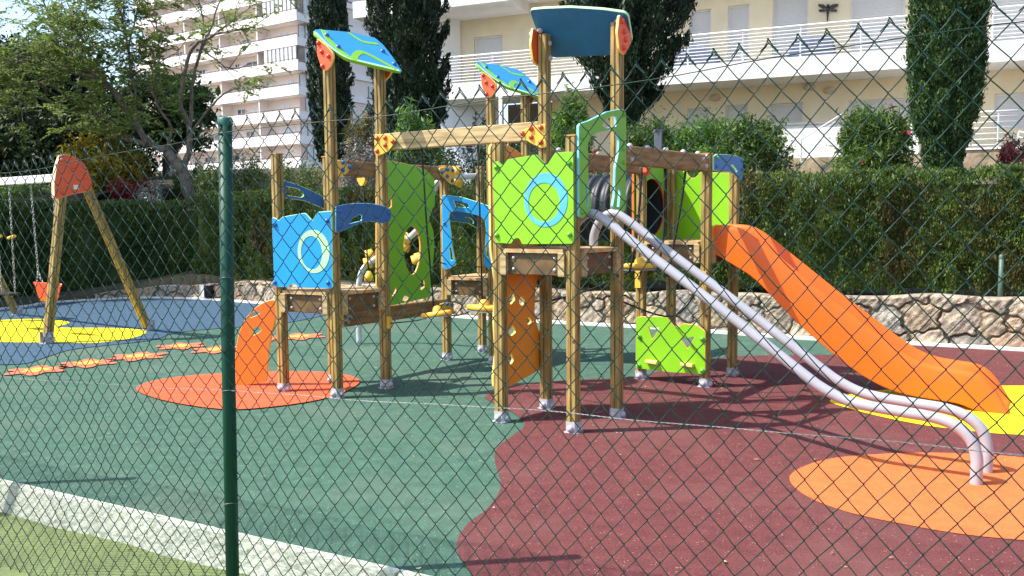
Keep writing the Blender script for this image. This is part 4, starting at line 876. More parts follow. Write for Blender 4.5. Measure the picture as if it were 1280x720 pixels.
# ------------------------------------------------------------------ shrubs and trees
def blob_points(c, rx, ry, rz, n, clumps, tight=.2, shell=.6, zmin=None):
    cc = rng.normal(size=(clumps, 3)); cc /= np.linalg.norm(cc, axis=1)[:, None]; cc = np.sign(cc)*np.abs(cc)**.72; cc *= (shell+(1-shell)*rng.random((clumps, 1)))
    k = rng.integers(0, clumps, n); p = cc[k]+rng.normal(0, tight, (n, 3)); p = p*np.array([rx, ry, rz])+np.array(c)
    if zmin is not None: p[:, 2] = np.maximum(p[:, 2], zmin+rng.random(n)*.2)
    return p
def shrub(name, x0, x1, y0, y1, Y, n, size, m, label, cat='shrub', asp=.35, clumps=60, up=.3, tight=.17, extra=None, group=None, shell=.55):
    """bush seen between pixel columns x0..x1 with its top at row y0, standing on the hillside at depth Y"""
    a, b_, top = at(x0, y0, Y), at(x1, y0, Y), at((x0+x1)/2, y0, Y); cx = (a[0]+b_[0])/2; rx = (b_[0]-a[0])/2
    g0 = min(terr(cx, Y), at((x0+x1)/2, y1, Y)[2]); hgt = top[2]-g0; o = thing(name, (cx, Y, g0), label, cat, group)
    pts = blob_points((cx, Y, g0+hgt*.50), rx*.86, rx*.8, hgt*.44, n, clumps, tight, shell, g0+.02)
    link_mesh('foliage', leaf_mesh('foliage', pts, size, asp, up), m, o)
    b = MB()
    for k in range(5):
        t = 2*math.pi*k/5; b.tube([V(cx+.08*math.cos(t), Y+.08*math.sin(t), g0-.1), V(cx+rx*.3*math.cos(t), Y+rx*.3*math.sin(t), g0+hgt*.5), V(cx+rx*.6*math.cos(t), Y+rx*.55*math.sin(t), g0+hgt*.8)], [.035, .022, .008], 6)
    b.build('stem', bark, o)
    if extra:
        m2, n2, s2 = extra; p2 = blob_points((cx, Y-.05, g0+hgt*.58), rx*.98, rx*.85, hgt*.46, n2, max(10, n2//14), .05, .9, g0+.05)
        tag(link_mesh('flowers', leaf_mesh('flowers', p2, s2, .8), m2, o), kind='stuff')
    return o
shrub('oleander_bush', 1044, 1142, 136, 210, 18.5, 20000, .13, lf_mid, 'oleander bush with long leaves and pink flowers left of the right trimmed cypress', asp=.2, clumps=110, extra=(leafmat('pink_petal', (.62, .06, .2), None, .3, .3), 40, .09))
shrub('garden_bush', 893, 992, 146, 215, 19, 20000, .085, lf_mid, 'round bush with brown bare underside beside the white stair wall', clumps=90)
shrub('garden_bush', 832, 930, 148, 215, 20, 20000, .085, lf_light, 'bright green bush between the short grey post and the round bush', clumps=90)
shrub('garden_bush', 765, 860, 151, 215, 20.5, 16000, .085, lf_mid, 'mid green bush behind the orange flowered patch left of the short grey post', clumps=70)
shrub('oleander_bush', 684, 740, 122, 225, 18, 12000, .13, lf_light, 'bright oleander bush behind the tall post left of the green arch gate', asp=.22, clumps=80)
shrub('oleander_bush', 488, 556, 136, 200, 19, 11000, .15, lf_light, 'bright narrow leaved oleander in front of the dark conifer above the long balk', asp=.18, clumps=80, up=.7)
shrub('dark_bush', 480, 590, 176, 235, 18, 14000, .07, leafmat('deep_green_leaf', (.022, .05, .014), (.05, .09, .02), .5, .2), 'dark green low bush below the balk at its left half', clumps=100)
shrub('dark_bush', 570, 700, 172, 240, 17.5, 15000, .07, MATS['deep_green_leaf'], 'dark green low bush below the balk at its right half', clumps=110)
shrub('purple_shrub', 575, 618, 140, 175, 23, 1800, .08, leafmat('purple_leaf', (.07, .03, .05), (.16, .08, .11), .5, .2), 'thin purple leaved shrub in front of the pale garage wall', clumps=30, tight=.12, up=.8)
shrub('flowering_bush', 422, 480, 170, 215, 19.5, 9000, .06, lf_grey, 'rounded grey pink flowering bush left of the oleander over the rope bridge', clumps=80, extra=(pet_w, 70, .05))
shrub('conifer_shrub', 268, 335, 188, 250, 22, 12000, .07, leafmat('olive_leaf', (.10, .155, .03), (.19, .25, .055), .5, .2), 'olive green rounded conifer shrub just right of the green fence post', clumps=80, up=.8, asp=.25)
shrub('conifer_shrub', 336, 408, 190, 250, 20.5, 12000, .07, MATS['olive_leaf'], 'olive green conifer shrub with white flowers between the left tower posts', clumps=80, up=.8, asp=.25, extra=(pet_w, 40, .07))
shrub('garden_bush', 238, 284, 205, 255, 21, 8000, .07, MATS['olive_leaf'], 'low yellowish bush between the leaning tree trunk and the green fence post', clumps=60, up=.6)
shrub('white_flower_bush', 212, 262, 196, 240, 23.5, 5000, .08, lf_mid, 'loose bush with white blossoms behind the leaning tree trunk', clumps=40, extra=(pet_w, 90, .09))
shrub('croton_shrub', 70, 176, 168, 250, 22.8, 11000, .12, lf_yel, 'yellow green broad leaved shrub behind the red swing head plate', asp=.4, clumps=90)
shrub('burgundy_shrub', 132, 205, 219, 256, 22, 7000, .08, lf_red, 'low burgundy leaved shrub above the dark hedge by the tree', clumps=60)
shrub('silver_shrub', 168, 205, 225, 252, 21.4, 3500, .07, leafmat('silver_leaf', (.16, .19, .17), (.30, .33, .30), .4, .2), 'small silver grey shrub in front of the burgundy shrub', clumps=40)
shrub('garden_bush', -40, 75, 226, 256, 22, 9000, .09, lf_mid, 'low green bush under the white swing crossbar', clumps=70)
shrub('pink_shrub', 1252, 1300, 170, 212, 17.5, 5000, .09, lf_pink, 'pink red leaved shrub by the white terrace railing at right edge', clumps=50, asp=.3)
shrub('red_flowers', 1060, 1082, 203, 216, 16.5, 700, .07, lf_mid, 'small red geranium at the foot of the oleander bush', 'flowers', clumps=20, extra=(pet_r, 90, .06))
shrub('red_flowers', 735, 772, 190, 215, 19, 1600, .07, lf_mid, 'burgundy and red flowers glimpsed beside the green arch gate', 'flowers', clumps=30, extra=(pet_r, 160, .07))
shrub('palm_shrub', 430, 470, 130, 205, 34, 5000, .35, leafmat('dry_palm_leaf', (.16, .15, .04), (.30, .25, .09), .4, .3), 'yellowish spiky palm leaves right of the narrow cypress', asp=.07, clumps=30, up=.6)

def conifer(name, xc, prof, Y, n, size, m, label, rag=.12, lean=0.0, z_base=None, nplume=420):
    """prof: (z, radius) from the ground up"""
    x0 = at(xc, 150, Y)[0]; g0 = terr(x0, Y) if z_base is None else z_base; o = thing(name, (x0, Y, g0), label, 'cypress tree' if 'cypress' in name else 'conifer')
    zs, rs = zip(*prof); z = zs[0]+(zs[-1]-zs[0])*rng.random(n*2); r = np.interp(z, zs, rs); keep = rng.random(n*2) < r/max(rs); z, r = z[keep][:n], r[keep][:n]; n = len(z)
    # leaves sit on upswept, pointed plumes
    Hh = zs[-1]-zs[0]; npl = int(nplume); q_ = rng.random(npl*3)*Hh+zs[0]; q_ = q_[rng.random(npl*3) < np.interp(q_, zs, rs)/max(rs)][:npl]; npl = len(q_)
    pa = rng.random(npl)*2*math.pi; pz = q_; pl_ = np.interp(pz, zs, rs); pr_ = pl_*(1-rag*.7+rag*1.3*rng.random(npl)); ln_ = np.clip(pl_*rng.uniform(.5, .95, npl), .25, 1.2)
    k = rng.integers(0, npl, n); t = rng.random(n)**.75; jr = np.clip(.14*pl_[k], .04, .17)*(1.05-.85*t)
    rr_ = pr_[k]*(.55+.45*np.minimum(1, t*1.5))+rag*.35*pl_[k]*t; zz = pz[k]-ln_[k]*.45+ln_[k]*t*1.1
    g_ = rng.normal(0, 1, (n, 3)); P_ = np.c_[x0+np.cos(pa[k])*rr_+g_[:, 0]*jr+lean*(zz-zs[0]), Y+np.sin(pa[k])*rr_+g_[:, 1]*jr, zz+g_[:, 2]*jr*.8]
    dirs = np.c_[np.cos(pa[k])*.45, np.sin(pa[k])*.45, np.full(n, 1.2)]
    link_mesh('crown', leaf_mesh('crown', P_, size, .36, 0, dirs), m, o)
    b = MB(); b.tube([V(x0, Y, g0-.2), V(x0, Y, zs[0]+.5), V(x0+lean*(zs[-1]-zs[0])*.8, Y, zs[0]+(zs[-1]-zs[0])*.8)], [.16, .12, .03], 8); b.build('trunk', bark, o)
    # inner wood and dead twigs fill the heart of the crown
    b = MB(); b.lathe([(0.02, zs[0])]+[(r_*.5, z_) for z_, r_ in prof[:-2]]+[(.0, zs[-2])], V(x0, Y, 0), UP, 9); b.build('inner_twigs', m, o)
    return o
conifer('cypress_tree', 1180.0, [(1.6, .26), (2.6, .34), (3.0, .44), (3.5, .58), (4.3, .635), (5.4, .65), (6.4, .61), (7.6, .48), (8.8, .24), (9.4, .04)], 16.8, 110000, .058, lf_cyp, 'tall dense trimmed cypress standing behind the right hedge', .04, nplume=1100)
conifer('conifer_tree', 785, [(3.7, .2), (4.4, .62), (5.2, 1.0), (6.2, 1.22), (7.2, 1.35), (8.2, 1.25), (9.5, .7), (10.8, .1)], 21.5, 110000, .085, lf_cyp2, 'ragged dark conifer behind the blue roof of the centre tower', .40, nplume=300)
conifer('conifer_tree', 512, [(2.6, .65), (4.0, .78), (5.5, .84), (7, .82), (8.5, .66), (10, .4), (11.5, .05)], 22.5, 90000, .085, lf_cyp2, 'ragged dark conifer right of the left tower roof', .32, nplume=280)
conifer('cypress_tree', 414, [(4.2, .55), (6.5, .85), (9, .82), (11, .68), (13.5, .45), (15.5, .08)], 38, 40000, .13, lf_cyp2, 'slim dark cypress in front of the pink block behind the left tower', .2)

# broad dark trees at the left, behind the feathery one
def broad(name, xc, yc, Y, rx, ry, rz, n, size, m, label, clumps=120):
    c = at(xc, yc, Y); g0 = terr(c[0], Y); o = thing(name, (c[0], Y, g0), label, 'tree')
    pts = blob_points(c, rx, ry, rz, n, clumps, .13, .45)
    link_mesh('crown', leaf_mesh('crown', pts, size, .45, .1), m, o)
    b = MB(); b.tube([V(c[0], Y, g0-.2), V(c[0]+.1, Y, g0+(c[2]-g0)*.6), c+V(0, 0, rz*.4)], [.22, .17, .05], 9)
    for k in range(7):
        t = 2*math.pi*k/7; s_ = V(c[0]+.1, Y, g0+(c[2]-g0)*(.45+.05*k)); e_ = c+V(rx*.7*math.cos(t), ry*.7*math.sin(t), rz*(-.2+.12*k)); b.tube([s_, lerp(s_, e_, .5)+UP*.1, e_], [.09, .05, .015], 6)
    b.build('trunk', bark, o); return o
broad('dense_tree', 30, 135, 27, 2.6, 1.8, 2.2, 42000, .16, lf_dark, 'dark dense leafy tree at the left edge behind the feathery tree', 150)
broad('dense_tree', 30, 205, 24.5, 2.6, 1.2, 1.5, 26000, .15, lf_dark, 'low dark leafy tree mass behind the swing crossbar', 100)
broad('dense_tree', 205, 140, 28, 1.6, 1.3, 1.15, 15000, .16, leafmat('glossy_leaf', (.02, .06, .015), (.05, .11, .025), .5, .2), 'dark green round leaved tree in front of the pink block', 60)
broad('dense_tree', 120, 180, 27, 1.8, 1.2, 1.3, 16000, .15, lf_dark, 'dark tree mass between swing head plate and leaning trunk', 70)

broad('dense_tree', -200, -110, 18, 2.2, 2.0, 1.8, 20000, .13, lf_dark, 'dark leafy tree crown out of view past the left edge, placed to shade the left hedge', 70)  # unseen crown, set here so its shade falls on the left hedge
# feathery tree: limbs measured from the photograph, spread in depth
JY = 22.3
limbs = [  # (pixel points, depth offsets, radius start, end)
 ([(241, 256), (236, 240), (229, 216), (218, 200), (208, 190)], (0, 0, 0, 0, .05), .17, .11),
 ([(208, 190), (190, 181), (165, 176), (148, 170), (134, 158), (128, 148), (121, 140)], (.05, .2, .3, .45, .6, .7, .8), .085, .045),
 ([(229, 214), (235, 195), (237, 172), (234, 150), (226, 130), (230, 98), (240, 62), (262, 46), (292, 38), (320, 33)], (0, .0, -.1, -.2, -.3, -.5, -.8, -1, -1.2, -1.4), .095, .016),
 ([(237, 172), (239, 140), (240, 110), (248, 70), (258, 48), (266, 28), (275, -5)], (-.1, .1, .2, .3, .4, .5, .6), .06, .018),
 ([(262, 46), (278, 36), (298, 20), (322, 3)], (-1, -.9, -.8, -.7), .035, .012),
 ([(185, 180), (168, 150), (150, 125), (138, 110), (112, 95), (90, 90), (60, 84), (18, 77), (-25, 70)], (.2, .1, -.1, -.2, -.5, -.6, -.8, -1.1, -1.4), .085, .022),
 ([(138, 110), (118, 92), (100, 78), (86, 56), (72, 38), (60, 18), (52, -8)], (-.2, 0, .2, .4, .6, .8, 1), .06, .018),
 ([(150, 125), (158, 110), (172, 125), (166, 100), (160, 66), (157, 40), (150, 18), (146, -8)], (-.1, -.2, -.3, -.3, -.3, -.3, -.3, -.3), .035, .018),
 ([(138, 70), (122, 62), (105, 50), (92, 30), (82, -6)], (-.3, -.5, -.7, -.9, -1), .03, .012),
 ([(160, 66), (166, 36), (172, 12), (182, -6)], (-.3, -.2, -.1, 0), .026, .012),
 ([(121, 140), (95, 122), (70, 128), (42, 122), (10, 140), (-20, 135)], (.8, .4, .0, -.4, -.8, -1), .04, .012),
 ([(88, 122), (60, 106), (28, 108), (-8, 106)], (.4, -.2, -.8, -1.1), .04, .015),
 ([(208, 190), (214, 160), (196, 130), (192, 108), (200, 78), (196, 40)], (.05, -.1, -.2, -.3, -.3, -.3), .045, .012),
 ([(240, 165), (262, 135), (280, 118), (302, 108), (318, 96)], (-.1, -.3, -.5, -.6, -.8), .035, .008),
 ([(252, 60), (272, 78), (292, 86), (318, 78)], (.3, .2, .1, .0), .025, .008),
 ([(246, 80), (254, 45), (252, 15), (246, -8)], (.2, .3, .3, .3), .03, .012)]
g0 = at(241, 256, JY); JT = thing('feathery_tree', (g0[0], JY, terr(g0[0], JY)), 'leaning multi trunked tree with feathery sparse leaves behind the left hedge', 'tree')
b = MB(); tips = []
for pts, dep, ra, rb in limbs:
    L_ = catmull([at(x, y, JY+d) for (x, y), d in zip(pts, dep)], 4); k = len(L_); L_ = [p+rng.normal(0, .012, 3) for p in L_]
    b.tube(L_, list(np.linspace(ra, rb, k)), 8)
    tips.append((L_, rb))
c = at(241, 256, JY); b.tube([V(c[0]+.02, JY, c[2]-1.2), c], [.22, .17], 9)
b.build('trunk', bark, JT)
# twigs and fronds
tw = MB(); fr_pts = []; fr_dir = []
def frond(p, d, ln, k=18):
    """a feather leaf: leaflets in two rows along a drooping rib"""
    s_ = unit(np.cross(d, UP+rng.normal(0, .25, 3))); t = np.linspace(.15, 1, k)
    rib = p[None]+d[None]*(t*ln)[:, None]-UP[None]*(.25*ln*t**2)[:, None]
    for sg in (1, -1):
        fr_pts.append(rib+s_[None]*sg*(.16*ln*np.sin(np.pi*np.clip(t, .12, .93)))[:, None]); fr_dir.append(np.tile(s_*sg+d*.4, (k, 1)))
for li, (L_, rb) in enumerate(tips):
    if li in (0,): continue
    k = len(L_); dense = 1.0
    for i in range(max(2, int(k*.3)), k, 1):
        for _ in range(2 if li in (1, 5, 6, 7, 8, 10, 11, 12) else 1):
            if rng.random() < (.12 if li in (1, 5, 6, 7, 8, 10, 11) else .3): continue
            p = L_[i]; x_, y_ = 640+FP*((p-CAM)@RR)/((p-CAM)@F), 0
            sparse = x_ > 215
            if sparse and rng.random() < .55: continue
            d = unit(rng.normal(0, 1, 3)*np.array([1, .8, .7])+unit(L_[min(i+1, k-1)]-L_[i-1])*.7+UP*.25); ln = rng.uniform(.5, 1.25)
            q1 = p+d*ln*.5+rng.normal(0, .05, 3); q2 = p+d*ln+UP*.05+rng.normal(0, .09, 3); tw.tube([p, q1, q2], [.013, .009, .004], 5)
            for q, c_ in ((q1, 1), (q2, 4 if not sparse else 3), (lerp(q1, q2, .5), 3 if not sparse else 2)):
                for _ in range(c_): frond(q, unit(rng.normal(0, 1, 3)*np.array([1, 1, .5])+d*.5+UP*.15), rng.uniform(.28, .5))
tw.build('twigs', bark, JT)
fp = np.concatenate(fr_pts); fd = np.concatenate(fr_dir)
link_mesh('crown', leaf_mesh('crown', fp, .066, .36, 0, fd*2.2), lf_jac, JT)

# ------------------------------------------------------------------ cream villa at the right
wcream = mat('cream_render', (.86, .74, .52), .9, .05, 2, .15, 40, var2=.04); wwhite = mat('white_render', (.88, .86, .83), .9, .04, 2, .15, 40, var2=.03)
shut = mat('pale_roller_shutter', (.72, .70, .68), .6, .08, 40, stretch=(.2, .2, 3)); rail_m = mat('white_railing_paint', (.82, .81, .80), .4, .04, 10)
dv_ = V(.921, -.389, 0); plv = Plane(V(9.8, 26.6, 0), dv_, UP); nV = plv.n if plv.n[1] < 0 else -plv.n
VB = 1.7
def vz(x, y): return plv.st(x, y)
plw = Plane(plv.O-nV*VB, dv_, UP)
VL = thing('villa', plv.w(0, 2.6), 'cream villa with long white balcony railing and roller shutters on the right', 'villa')
z1t = vz(1033, 68)[1]; z1b = vz(1033, 92)[1]; zr_ = vz(1033, 28)[1]; z2b = vz(550, 14)[1]
sL = vz(537, 100)[0]; sR = 22.0
b = MB(); b.obox(plv.O, dv_, UP, -nV, (sL, z1b, 0), (sR, z1t, VB+.3)); b.build('balcony_slab', wwhite, VL)
b = MB(); b.obox(plv.O, dv_, UP, -nV, (sL-3, z2b, -.4), (vz(640, 0)[0], z2b+.6, VB+.3)); b.obox(plv.O, dv_, UP, -nV, (vz(640, 0)[0], z2b+.35, -.1), (sR, z2b+.9, VB+.3)); b.build('upper_slab', wwhite, VL)
# upper wall with window openings
def rect(x0, y0, x1, y1, pl): a, b_ = pl.st(x0, y1), pl.st(x1, y0); mx = pl.st((x0+x1)/2, y0)[1]; mn = pl.st((x0+x1)/2, y1)[1]; return a[0], mn, b_[0], mx
def wall_with(pl, s0, z0, s1, z1, wins, m, nm):
    loops = [[(s0, z0), (s1, z0), (s1, z1), (s0, z1)]]+[[(a, c_), (d, c_), (d, e_), (a, e_)] for a, c_, d, e_ in wins]
    o = board(nm, pl, loops, .24, [m, m], VL, -.12 if pl.n@nV > 0 else .12, .002)
    for a, c_, d, e_ in wins:
        b = MB(); O = pl.O-nV*.16; b.obox(O, dv_, UP, nV, (a+.001, c_+.001, -.04), (d-.001, e_-.001, 0)); k = int((e_-c_)/.085)
        for i in range(k): b.obox(O, dv_, UP, nV, (a+.04, c_+i*.085+.006, .001), (d-.04, c_+i*.085+.079, .012))
        w_ = b.build('window', shut, VL)
        b = MB()
        for (p, q) in (((a+.002, c_+.002), (a+.05, e_-.002)), ((d-.05, c_+.002), (d-.002, e_-.002)), ((a+.05, e_-.05), (d-.05, e_-.002))): b.obox(O, dv_, UP, nV, (*p, .014), (*q, .05))
        b.build('frame', rail_m, w_)
    return o
up_w = [rect(593, 45, 628, 112, plw), rect(861, 12, 889, 90, plw), rect(909, 6, 937, 82, plw), rect(965, -6, 1011, 76, plw), rect(1062, -20, 1132, 66, plw), rect(1238, -40, 1300, 52, plw)]
up_w = [(a, z1t+.02, d, min(e_, z1t+2.35)) for a, c_, d, e_ in up_w]
wall_with(plw, sL-2, z1t+.002, sR, z2b+.4, up_w, wcream, 'upper_wall')
lo_w = [rect(859, 135, 888, 175, plw), rect(906, 131, 935, 172, plw), rect(961, 129, 1004, 160, plw), rect(1060, 124, 1140, 160, plw), rect(1242, 116, 1300, 160, plw)]
sG = plw.st(690, 130)[0]
zg0 = vz(1000, 203)[1]
wall_with(plw, sG, zg0-1.2, sR, z1b-.002, lo_w, wcream, 'lower_wall')
# garage bay below the left half
b = MB(); b.obox(plw.O, dv_, UP, -nV, (sL-.5, 1.5, 0), (plw.st(627, 140)[0], z1b-.003, .2)); b.build('garage_wall', mat('pale_blue_render', (.66, .72, .78), .8, .04, 3), VL)
b = MB(); b.obox(plw.O, dv_, UP, -nV, (plw.st(627, 140)[0]+.003, 1.5, .6), (sG-.003, z1b-.003, .8)); b.build('garage_door', mat('brown_garage_door', (.14, .105, .07), .6, .15, 10, stretch=(1, 1, 6)), VL)
b = MB(); a = plv.pt(626, 140); b.tube([V(a[0], a[1], 1.5), V(a[0], a[1], z1b)], .07, 10); b.build('downpipe', rail_m, VL)
# balcony railing: posts and bars
def railing(pl, sa, sb, z0, zt, nb, par, nm='balcony_railing', step=1.75, slope=0.):
    b = MB(); f_ = lambda s, z: pl.w(s, z+slope*(s-sa))
    b.tube([f_(sa, zt), f_(sb, zt)], .03 if not slope else .018, 8)
    for i in range(nb): z = z0+.10+(zt-z0-.18)*i/(nb-1)*.95; b.tube([f_(sa, z), f_(sb, z)], .0125, 6)
    s = sa
    while s < sb+.01: b.bar(f_(s, z0-.02), f_(s, zt), .045, .02, up=V(0, 1, 0)); s += step
    return b.build(nm, rail_m, par)
plr = Plane(plv.O-nV*.12, dv_, UP); railing(plr, sL-1, sR, z1t, zr_, 8, VL)
# angled recess wall in the left corner of the balcony
b = MB(); a = plw.pt(575, 100); c = plv.pt(548, 100); 
b.bar(V(c[0]-.4, c[1]+.2, (z1t+z2b)/2+.2), V(a[0], a[1]-.03, (z1t+z2b)/2+.2), .12, z2b-z1t+.35, ch=.001); b.build('recess_wall', wwhite, VL)
# lower terrace: white stair wall, coping, stone footing, railings
plt_ = Plane(plv.O+nV*2.2, dv_, UP)
a0, a1 = plt_.st(958, 156)[0], plt_.st(1150, 150)[0]; zc_ = plt_.st(1020, 155)[1]; zb_ = plt_.st(1020, 197)[1]
b = MB(); b.obox(plt_.O, dv_, UP, -nV, (a0, zb_, 0), (a1, zc_, .25)); b.build('stair_wall', wwhite, VL)
b = MB(); b.obox(plt_.O, dv_, UP, -nV, (a0-.03, zc_+.002, -.04), (a1+.03, zc_+.06, .29)); b.build('coping', mat('grey_coping', (.30, .29, .28), .8), VL)
stone2 = mat('sandstone_footing', (.36, .27, .17), .9, .4, 5, .8, 12, col2=(.55, .42, .27))
b = MB(); b.obox(plt_.O, dv_, UP, -nV, (a0-1.5, zb_-1.6, -.2), (a1+6, zb_-.003, .3)); b.build('stone_footing', stone2, VL)
plq = Plane(plt_.O+nV*.5, dv_, UP); q0, q1 = plq.st(1001, 208), plq.st(1055, 178)
railing(plq, q0[0], q1[0], q0[1], q0[1]+.75, 3, VL, 'stair_railing', 1.6, (q1[1]-q0[1]+.25)/(q1[0]-q0[0])*.8)
plz = Plane(plv.O+nV*3.0, dv_, UP); q0, q1 = plz.st(1198, 187), plz.st(1272, 137)
railing(plz, q0[0], q1[0], q0[1], q1[1]-.02, 6, VL, 'terrace_railing', .9)
railing(plz, q1[0]+.05, q1[0]+3.2, q0[1]-.9, q1[1]-.55, 6, VL, 'stair_railing', 1.0, -.35)
b = MB(); b.obox(plz.O, dv_, UP, -nV, (q0[0]-.4, q0[1]-1.3, 0), (q1[0]+3.5, q0[1]-.03, .3)); b.build('terrace_footing', stone2, VL)
b = MB(); b.obox(plz.O, dv_, UP, -nV, (q0[0]-.4, q0[1]-.02, -.03), (q1[0]+.2, q0[1]+.03, 3.5)); b.build('terrace_floor', wwhite, VL)
for x, y in ((894, 122), (1012, 109), (1037, 113)):
    s_, t_ = plw.st(x, y); O = plw.w(s_, t_)+nV*.002; b = MB(); n = 18
    b.lathe([(.20, 0), (.20, .03), (.17, .08), (.08, .11), (0, .115)], V(0, 0, 0), V(0, 0, 1), n)
    vs = [O+dv_*v[0]+UP*v[1]*.62+nV*v[2] for v in b.v]; bb = MB(); bb.add(vs, b.f, 0, True); lo_ = bb.build('wall_lamp', mat('ribbed_lamp_glass', (.62, .53, .38), .35), VL)
# dragonfly ornament on the wall between the shutters
pld = Plane(plw.O+nV*.06, dv_, UP); c = pld.pt(1035, 12)
DF = thing('dragonfly_ornament', c, 'dark metal dragonfly hanging on the cream wall between two shutters', 'wall ornament')
dm = mat('dark_bronze', (.03, .028, .03), .45, .2, 20)
b = MB(); b.tube([pld.pt(1035.2, 8), pld.pt(1035, 12), pld.pt(1034.6, 18), pld.pt(1034.2, 27)], [.045, .06, .035, .018], 8); b.lathe([(.0, -.05), (.05, -.03), (.05, .03), (0, .05)], pld.pt(1035.2, 7), UP, 8); b.build('body', dm, DF)
for w_ in ([(1034, 10), (1030, 5.5), (1022.5, 5), (1023, 8), (1029, 11)], [(1034, 12.5), (1029, 11.5), (1023, 12), (1024, 15), (1030, 14.5)], [(1036, 10), (1040, 5.5), (1048, 4.5), (1047.5, 8), (1041, 11)], [(1036, 12.5), (1041, 11.5), (1047, 12), (1046, 15), (1040, 14.5)]):
    pxboard('wing', pld, w_, .02, [dm, dm], DF, r=.03)
# covered loungers on the balcony
for xs, ys, lab in (((838, 846, 858, 880, 897, 899), (82, 68, 61, 60, 66, 78), 'slate blue covered sofa behind the white balcony railing right of the ragged conifer'), ((985, 994, 1010, 1036, 1043, 1045), (66, 52, 48, 46, 54, 62), 'slate blue covered sofa behind the railing below the metal dragonfly')):
    pls = Plane(plv.O-nV*.85, dv_, UP); ol = [pls.st(x, y) for x, y in zip(xs, ys)]; zb = z1t+.004
    ol = [(ol[0][0], zb)]+[(s, max(z, zb+.1)) for s, z in ol]+[(ol[-1][0], zb)]
    o = board('covered_sofa', pls, [rounded(ol, .15)], .7, [mat('slate_blue_cover', (.10, .13, .20), .8, .2, 6)]*2, None, 0, .06); tag(o, lab, 'sofa', 'covered sofas on the balcony')

# ------------------------------------------------------------------ pink apartment block far behind
Yc = 107.0; pc = at(371, 43, Yc); dl = unit(V(-.83, .56, 0)); dr = unit(V(.56, .83, 0))
wpink = mat('pink_render', (.85, .73, .66), .9, .05, .6, var2=.04); wpar = mat('pale_pink_parapet', (.92, .86, .83), .9, .04, .6); glass = mat('dark_window_glass', (.05, .06, .075), .12, .2, 1, spec=.6); curt = mat('white_glazing', (.62, .64, .66), .3, .2, 2)
dkrail = mat('brown_rail', (.20, .16, .15), .6)
AB = thing('apartment_block', V(pc[0], pc[1], 6), 'tall pink apartment block with long white balcony parapets behind the trees', 'apartment block')
plL_ = Plane(V(pc[0], pc[1], 0), -dl, UP); plR_ = Plane(V(pc[0], pc[1], 0), dr, UP)
nl = plL_.n if plL_.n[1] < 0 else -plL_.n; nr = plR_.n if plR_.n[1] < 0 else -plR_.n
LL, LR, DB = 34.0, 26.0, 1.7; zt0 = pc[2]; SH = 3.0
O0 = V(pc[0], pc[1], 0)
b = MB(); b.obox(O0, dl, -nl, UP, (DB, DB, 2), (LL, 16, 46)); b.build('wall', wpink, AB)
b = MB(); b.obox(O0, dr, -nr, UP, (3.4, -.2, 2), (LR, DB-.01, 46)); b.build('side_wall', wpink, AB)
r3 = np.random.default_rng(5)
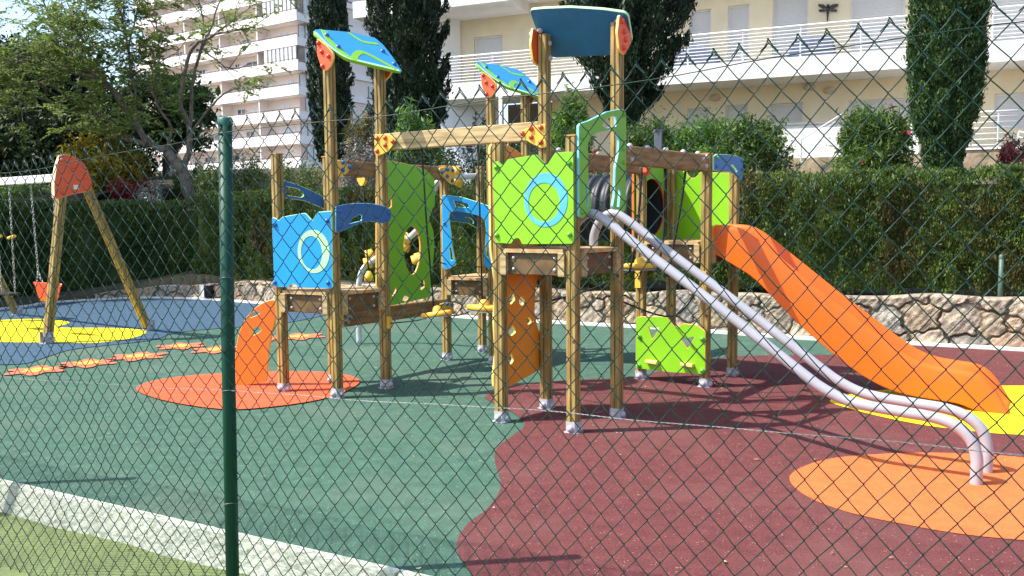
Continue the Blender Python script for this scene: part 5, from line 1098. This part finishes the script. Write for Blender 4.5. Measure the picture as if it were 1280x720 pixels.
for k in range(-6, 6):
    zt = zt0+k*SH
    if zt-1.1 < 3: continue
    b = MB(); b.obox(O0, dl, -nl, UP, (-.0, 0, zt-1.25), (LL, .18, zt)); b.obox(O0, dl, -nl, UP, (0, .182, zt-1.25), (LL, DB-.002, zt-1.05)); b.build('balcony', wpar, AB)
    b = MB(); b.tube([O0-nl*.09+UP*(zt+.18)+dl*.05, O0-nl*.09+UP*(zt+.18)+dl*(LL)], .05, 5)
    for s in np.arange(.1, LL, 1.6): b.box(*(lambda q: ((q[0]-.03, q[1]-.03, zt+.001), (q[0]+.03, q[1]+.03, zt+.18)))(O0-nl*.09+dl*s))
    b.build('balcony_rail', dkrail, AB)
    b = MB(); b.obox(O0, dr, -nr, UP, (.182, -.002, zt-1.25), (3.4, .16, zt-.25)); b.obox(O0, dr, -nr, UP, (3.4, -.5, zt-1.25), (LR, -.203, zt-.55)); b.build('side_parapet', wpar, AB)
    # doors and windows in the recessed left wall
    s = 2.6+r3.random()*1.5
    while s < LL-3:
        w_ = r3.choice([1.0, 1.6, 2.4]); hgt = 2.05
        b = MB(); b.obox(O0+nl*(-DB)+nl*.0, dl, -nl, UP, (s, -.05, zt-1.04), (s+w_, .05, zt-1.04+hgt)); o = b.build('window', glass if r3.random() < .65 else curt, AB)
        b = MB()
        for q in (0, w_/2, w_): b.obox(O0-nl*DB, dl, -nl, UP, (s+q-.05, -.09, zt-1.03), (s+q+.05, -.052, zt-1.04+hgt))
        b.build('frame', rail_m, o); s += w_+1.2+r3.random()*3
        if r3.random() < .35:
            b = MB(); b.obox(O0-nl*DB, dl, -nl, UP, (s-.9, -.32, zt+.15), (s-.1, -.003, zt+.75)); b.build('air_conditioner', wpar, AB)
    # party walls between flats
    for s in (7.5, 15, 22.5, 29): MB().obox(O0, dl, -nl, UP, (s, .183, zt-1.049), (s+.2, DB-.003, zt+1.748)).build('party_wall', wpink, AB)
    # corner glazing and side windows
    if k in (-1, 1, 3): 
        b = MB(); b.obox(O0, dl, -nl, UP, (.22, .06, zt+.002), (6.2, .12, zt+1.74)); 
        o = b.build('glazed_balcony', curt, AB); b = MB()
        for s in np.arange(.25, 6.2, .75): b.obox(O0, dl, -nl, UP, (s-.05, -.0, zt+.004), (s+.05, .058, zt+1.738))
        b.build('frame', dkrail, o)
    for s, w_, dk in ((1.0, 2.2, 0), (6.6, 2.0, 1), (12.2, 5.2, 0), (19.5, 3, 1)):
        off = -.06 if s < 3 else -.2; sb_ = zt-.249 if s < 3 else zt-.549
        if s < 3 and k % 2 == 0: off = .9
        b = MB(); b.obox(O0, dr, -nr, UP, (s, off-.06, sb_), (s+w_, off-.003, sb_+1.7)); o = b.build('window', curt if (dk == 0) else glass, AB); b = MB()
        for q in np.arange(0, w_+.01, w_/max(2, int(w_/.8))): b.obox(O0, dr, -nr, UP, (s+q-.06, off-.10, sb_), (s+q+.06, off-.062, sb_+1.7))
        b.build('frame', dkrail, o)
        if s > 3: 
            b = MB(); b.obox(O0, dr, -nr, UP, (s-.6, -.56, zt-.548), (s+w_+.6, -.50, zt-.40)); b.build('sill_rail', dkrail, AB)
